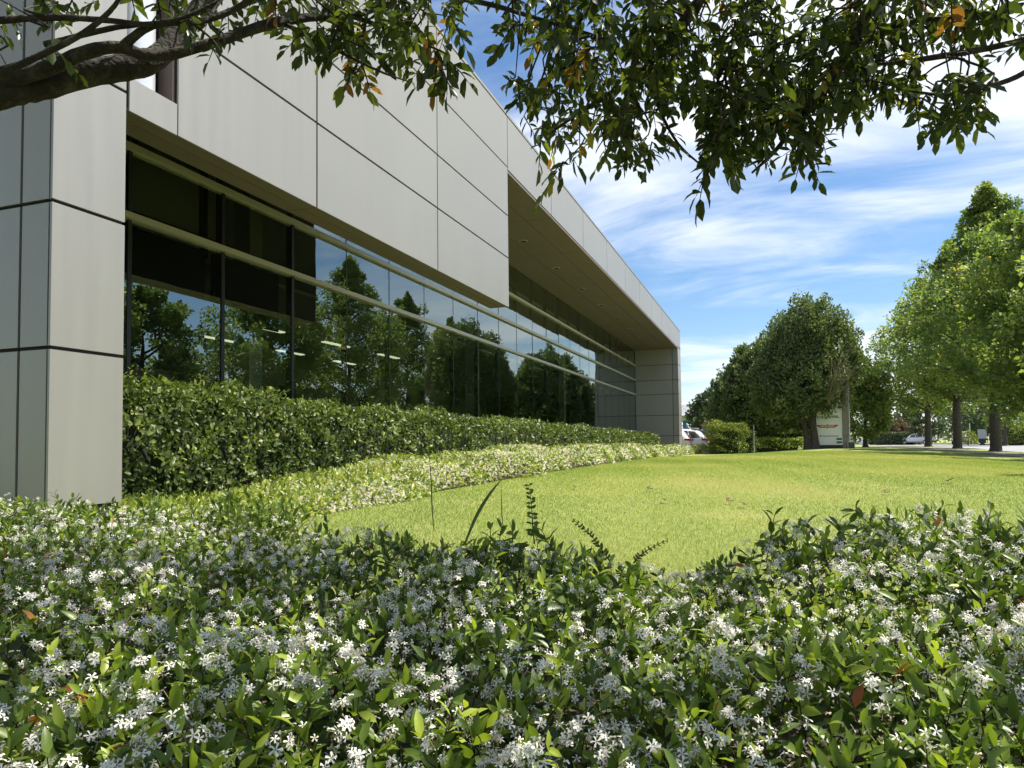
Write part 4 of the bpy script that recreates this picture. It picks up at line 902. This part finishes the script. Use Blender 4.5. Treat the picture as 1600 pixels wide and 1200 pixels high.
def mound(px, py, t, rx, rz, leaf, label, n=2600, size=.08):
    p = at(px, py, t); r = empty('low_shrub', tuple(p)); tag(r, label, 'shrub'); c = Cloud(); d = rdir(n, -.1); q = rng.uniform(.8, 1.05, n)[:, None]
    c.add(T_DIA, d * q * np.array([rx, rx, rz]) * (1 + .12 * np.sin(d[:, :1] * 9) * np.sin(d[:, 1:2] * 8)), norm(d + rdir(n) * .8), norm(d + rdir(n) * .6), size * rng.uniform(.7, 1.3, n), np.clip(rng.normal(.5, .28, n), 0, 1), 0)
    c.build('foliage', M[leaf], r); b = MB(); b.tube([(0, 0, -.3), (0, 0, rz * .5)], [.05, .03], 6); b.build('stem', M['stem'], r)
mound(1094, 711, 37, .68, .52, 'vleaf', 'pale variegated shrub mound in front of the white cars')
mound(1513, 692, 76, .85, 1.2, 'bleaf', 'small yellow green shrub beside the grey sign across the road', 1400, .13)
def post(px, y0, y1, t, r0, label, m, name='marker_post'):
    a, b = at(px, y1, t), at(px, y0, t); k = MB(); k.tube([(a[0], a[1], a[2] - .1), (a[0], a[1], b[2])], [r0, r0], 10); k.tube([(a[0], a[1], b[2]), (a[0], a[1], b[2] + .03)], [r0 * 1.4, r0 * 1.4], 10)
    tag(k.build(name, M[m]), label, 'post')
post(1178.5, 664, 706, 35.6, .018, 'thin white post at the lawn edge by the narrow hedge', 'pole')
post(1516, 662, 691, 77, .055, 'short pale post beside the grey sign across the road', 'pole')
def small_sign():
    p = at(1535, 690, 80); r = empty('roadside_sign', (p[0], p[1], .05), math.radians(-25)); tag(r, 'plain grey board sign across the road on a dark plinth', 'sign')
    b = MB(); b.box(-.42, .42, -.05, .05, .5, 1.55); b.build('board', M['greysign'], r, .01); b = MB(); b.box(-.35, .35, -.06, .06, 0, .497); b.build('plinth', M['signb'], r)
small_sign()

# ------------------------------------------------------------------ forecourt canopy with blue posts
def forecourt():
    p = at(1085, 690, 70); r = empty('forecourt_canopy', (p[0], p[1], -.3), math.radians(8)); tag(r, 'white slatted canopy roof on blue posts beyond the parked cars', 'canopy')
    b = MB(); b.box(-8, 2.2, 1.4, 7, 3.6, 4.75)
    for k in range(7):
        y0, z0, y1, z1 = -1.2 + k * .30, 3.40 + k * .195, -1.2 + k * .30 + .26, 3.40 + k * .195 + .17
        b.add([(-8, y0, z0), (2.26, y0, z0), (2.26, y1, z1), (-8, y1, z1), (-8, y0 + .1, z0 - .05), (2.26, y0 + .1, z0 - .05), (2.26, y1 + .1, z1 - .05), (-8, y1 + .1, z1 - .05)],
              [(0, 1, 2, 3), (7, 6, 5, 4), (0, 4, 5, 1), (1, 5, 6, 2), (2, 6, 7, 3), (3, 7, 4, 0)]); b.build('roof', M['whiteroof'], r)
    b = MB(); b.box(-7.9, 1.6, -.6, 6.9, 2.95, 3.38); b.build('underside', M['greysign'], r)
    for x, y in ((-.85, .35), (-.85, 3.0), (-.15, .3), (-5, .3)):
        b = MB(); b.box(x - .14, x + .14, y - .14, y + .14, 0, 3.4); b.build('post', M['blue'], r, .02)
forecourt()

# ------------------------------------------------------------------ cars
def make_car(paint, label, group=None, hatch=1.0):
    """a compact sport utility car, nose to +x, rear at x = 0, standing on z = 0"""
    r = empty('parked_car'); tag(r, label, 'car', group); W = .9; L_ = 4.5
    st = [(0.02, .42, .95, .74, .76, .60), (.10, .36, 1.02, .84, .95, .66), (.35, .30, 1.02, .88, 1.40, .66), (.75, .28, 1.02, .90, 1.62, .66), (1.5, .28, 1.0, .90, 1.68, .67), (2.4, .28, .98, .90, 1.62, .66),
          (2.95, .28, .97, .90, 1.32, .69), (3.3, .28, .96, .89, 1.02, .76), (3.9, .30, .92, .86, .98, .74), (4.3, .36, .84, .80, .88, .66), (4.48, .45, .70, .70, .72, .58)]
    V = []; F = []
    for (x, zb, zs, w, zt, wt) in st:   # bottom, sill, waist, shoulder, roof edge, roof crown
        zt = max(zt, zs + .01)
        ring = [(w * .86, zb), (w, zb + .16), (w, zs - .12), (w * .965, zs), (wt + .02, zt - .05), (wt - .10, zt)]
        V += [(x, y, z) for y, z in ring] + [(x, -y, z) for y, z in ring[::-1]]
    n = 12
    for i in range(len(st) - 1):
        for k in range(n): F.append((i * n + k, i * n + (k + 1) % n, (i + 1) * n + (k + 1) % n, (i + 1) * n + k))
    F.append(tuple(range(n))[::-1]); F.append(tuple(range((len(st) - 1) * n, len(st) * n)))
    b = MB(); b.add(V, F, 0, True); body = b.build('body', M[paint], r)
    bm = bmesh.new(); bm.from_mesh(body.data); bmesh.ops.recalc_face_normals(bm, faces=bm.faces); bm.to_mesh(body.data); bm.free()
    md = body.modifiers.new('round', 'SUBSURF'); md.levels = 1; md.render_levels = 1
    for sgn in (1, -1):
        g = MB()
        def wp(x, z, f):  # point on the side glass
            zs = np.interp(x, [s[0] for s in st], [s[2] for s in st]); zt = np.interp(x, [s[0] for s in st], [s[4] for s in st]); w0 = np.interp(x, [s[0] for s in st], [s[3] for s in st]) * .965; w1 = np.interp(x, [s[0] for s in st], [s[5] for s in st]) + .02
            q = (z - zs) / max(.05, zt - .05 - zs); return (x, sgn * (w0 + (w1 - w0) * q + f), z)
        for q in ([(.42, 1.07), (1.18, 1.05), (1.18, 1.52), (.78, 1.48)], [(1.24, 1.05), (2.06, 1.03), (2.06, 1.53), (1.24, 1.53)], [(2.12, 1.03), (3.0, 1.01), (2.62, 1.40), (2.12, 1.52)]):
            pts = [wp(x, z, .012) for x, z in q]; g.add(pts, [(0, 1, 2, 3) if sgn < 0 else (3, 2, 1, 0)])
        g.build('side_window', M['carglass'], r)
        t = MB(); t.box(-.025, .10, sgn * .52 if sgn > 0 else -.80, .80 if sgn > 0 else -.52, .88, 1.02); t.box(.0, .36, .845 if sgn > 0 else -.895, .895 if sgn > 0 else -.845, .90, 1.02); t.build('tail_light', M['red'], r, .015)
        t = MB(); t.box(4.25, 4.44, .50 if sgn > 0 else -.74, .74 if sgn > 0 else -.50, .70, .82); t.build('headlight', M['clear'], r, .02)
        m_ = MB(); m_.box(2.75, 2.9, .92 if sgn > 0 else -1.07, 1.07 if sgn > 0 else -.92, 1.0, 1.14); m_.build('mirror', M[paint], r, .03)
    g = MB(); g.add([(.105, -.60, 1.08), (.105, .60, 1.08), (.40, .52, 1.46), (.40, -.52, 1.46)], [(0, 3, 2, 1)]); g.v = [(x - .05, y, z + .03) for x, y, z in g.v]; g.build('rear_window', M['carglass'], r)
    g = MB(); g.add([(3.22, -.62, 1.06), (3.22, .62, 1.06), (2.55, .52, 1.58), (2.55, -.52, 1.58)], [(0, 1, 2, 3)]); g.v = [(x + .03, y, z + .03) for x, y, z in g.v]; g.build('windscreen', M['carglass'], r)
    t = MB(); t.box(-.05, .12, -.76, .76, .32, .56); t.build('bumper', M['trim'], r, .03)
    t = MB(); t.box(-.035, .0, -.24, .24, .70, .82); t.build('number_plate', M['plate'], r)
    t = MB(); t.box(.62, 1.0, -.58, .58, 1.66, 1.70); t.build('roof_spoiler', M[paint], r, .015)
    for x in (.85, 3.5):
        for sgn in (1, -1):
            w = MB(); y = sgn * .80
            w.tube([(x, y - .11, .33), (x, y - .09, .33), (x, y + .09, .33), (x, y + .11, .33)], [.29, .335, .335, .29], 24); wh = w.build('wheel', M['tyre'], r)
            k = MB(); k.tube([(x, y + sgn * .10, .33), (x, y + sgn * .118, .33)], [.22, .20], 16); k.build('rim', M['rim'], wh)
    return r
def put(c, x, y, z, rz): c.location = (x, y, z); c.rotation_euler = (0, 0, rz); return c
GC = 'cars in the car park'
a = make_car('white', 'white sport utility car half hidden behind the end wall of the office', GC); put(a, -4.30, 44.0, -.32, math.pi)
b = copy_tree(a); b['label'] = 'white sport utility car second along, beside the variegated shrub'; put(b, -3.55, 46.8, -.32, math.pi)
d = make_car('darkcar', 'dark sport utility car third along, behind the chunky box hedge', GC); put(d, -3.0, 49.6, -.32, math.pi)
GR = 'cars across the road'
e = copy_tree(a); e['label'] = 'white car seen from behind across the road, between the two near trunks'; e['group'] = GR; p = at(1499, 690, 90); put(e, p[0], p[1], -.19, math.radians(70))
e = copy_tree(a); e['label'] = 'white hatchback across the road behind the dark trunk'; e['group'] = GR; p = at(1460, 691, 98); put(e, p[0], p[1], -.19, math.radians(150))
e = copy_tree(a); e['label'] = 'white car nose on beside the concrete edge of the sign far up the road'; e['group'] = GR; p = at(1366, 692, 118); put(e, p[0] + 1, p[1], -.6, math.radians(175))
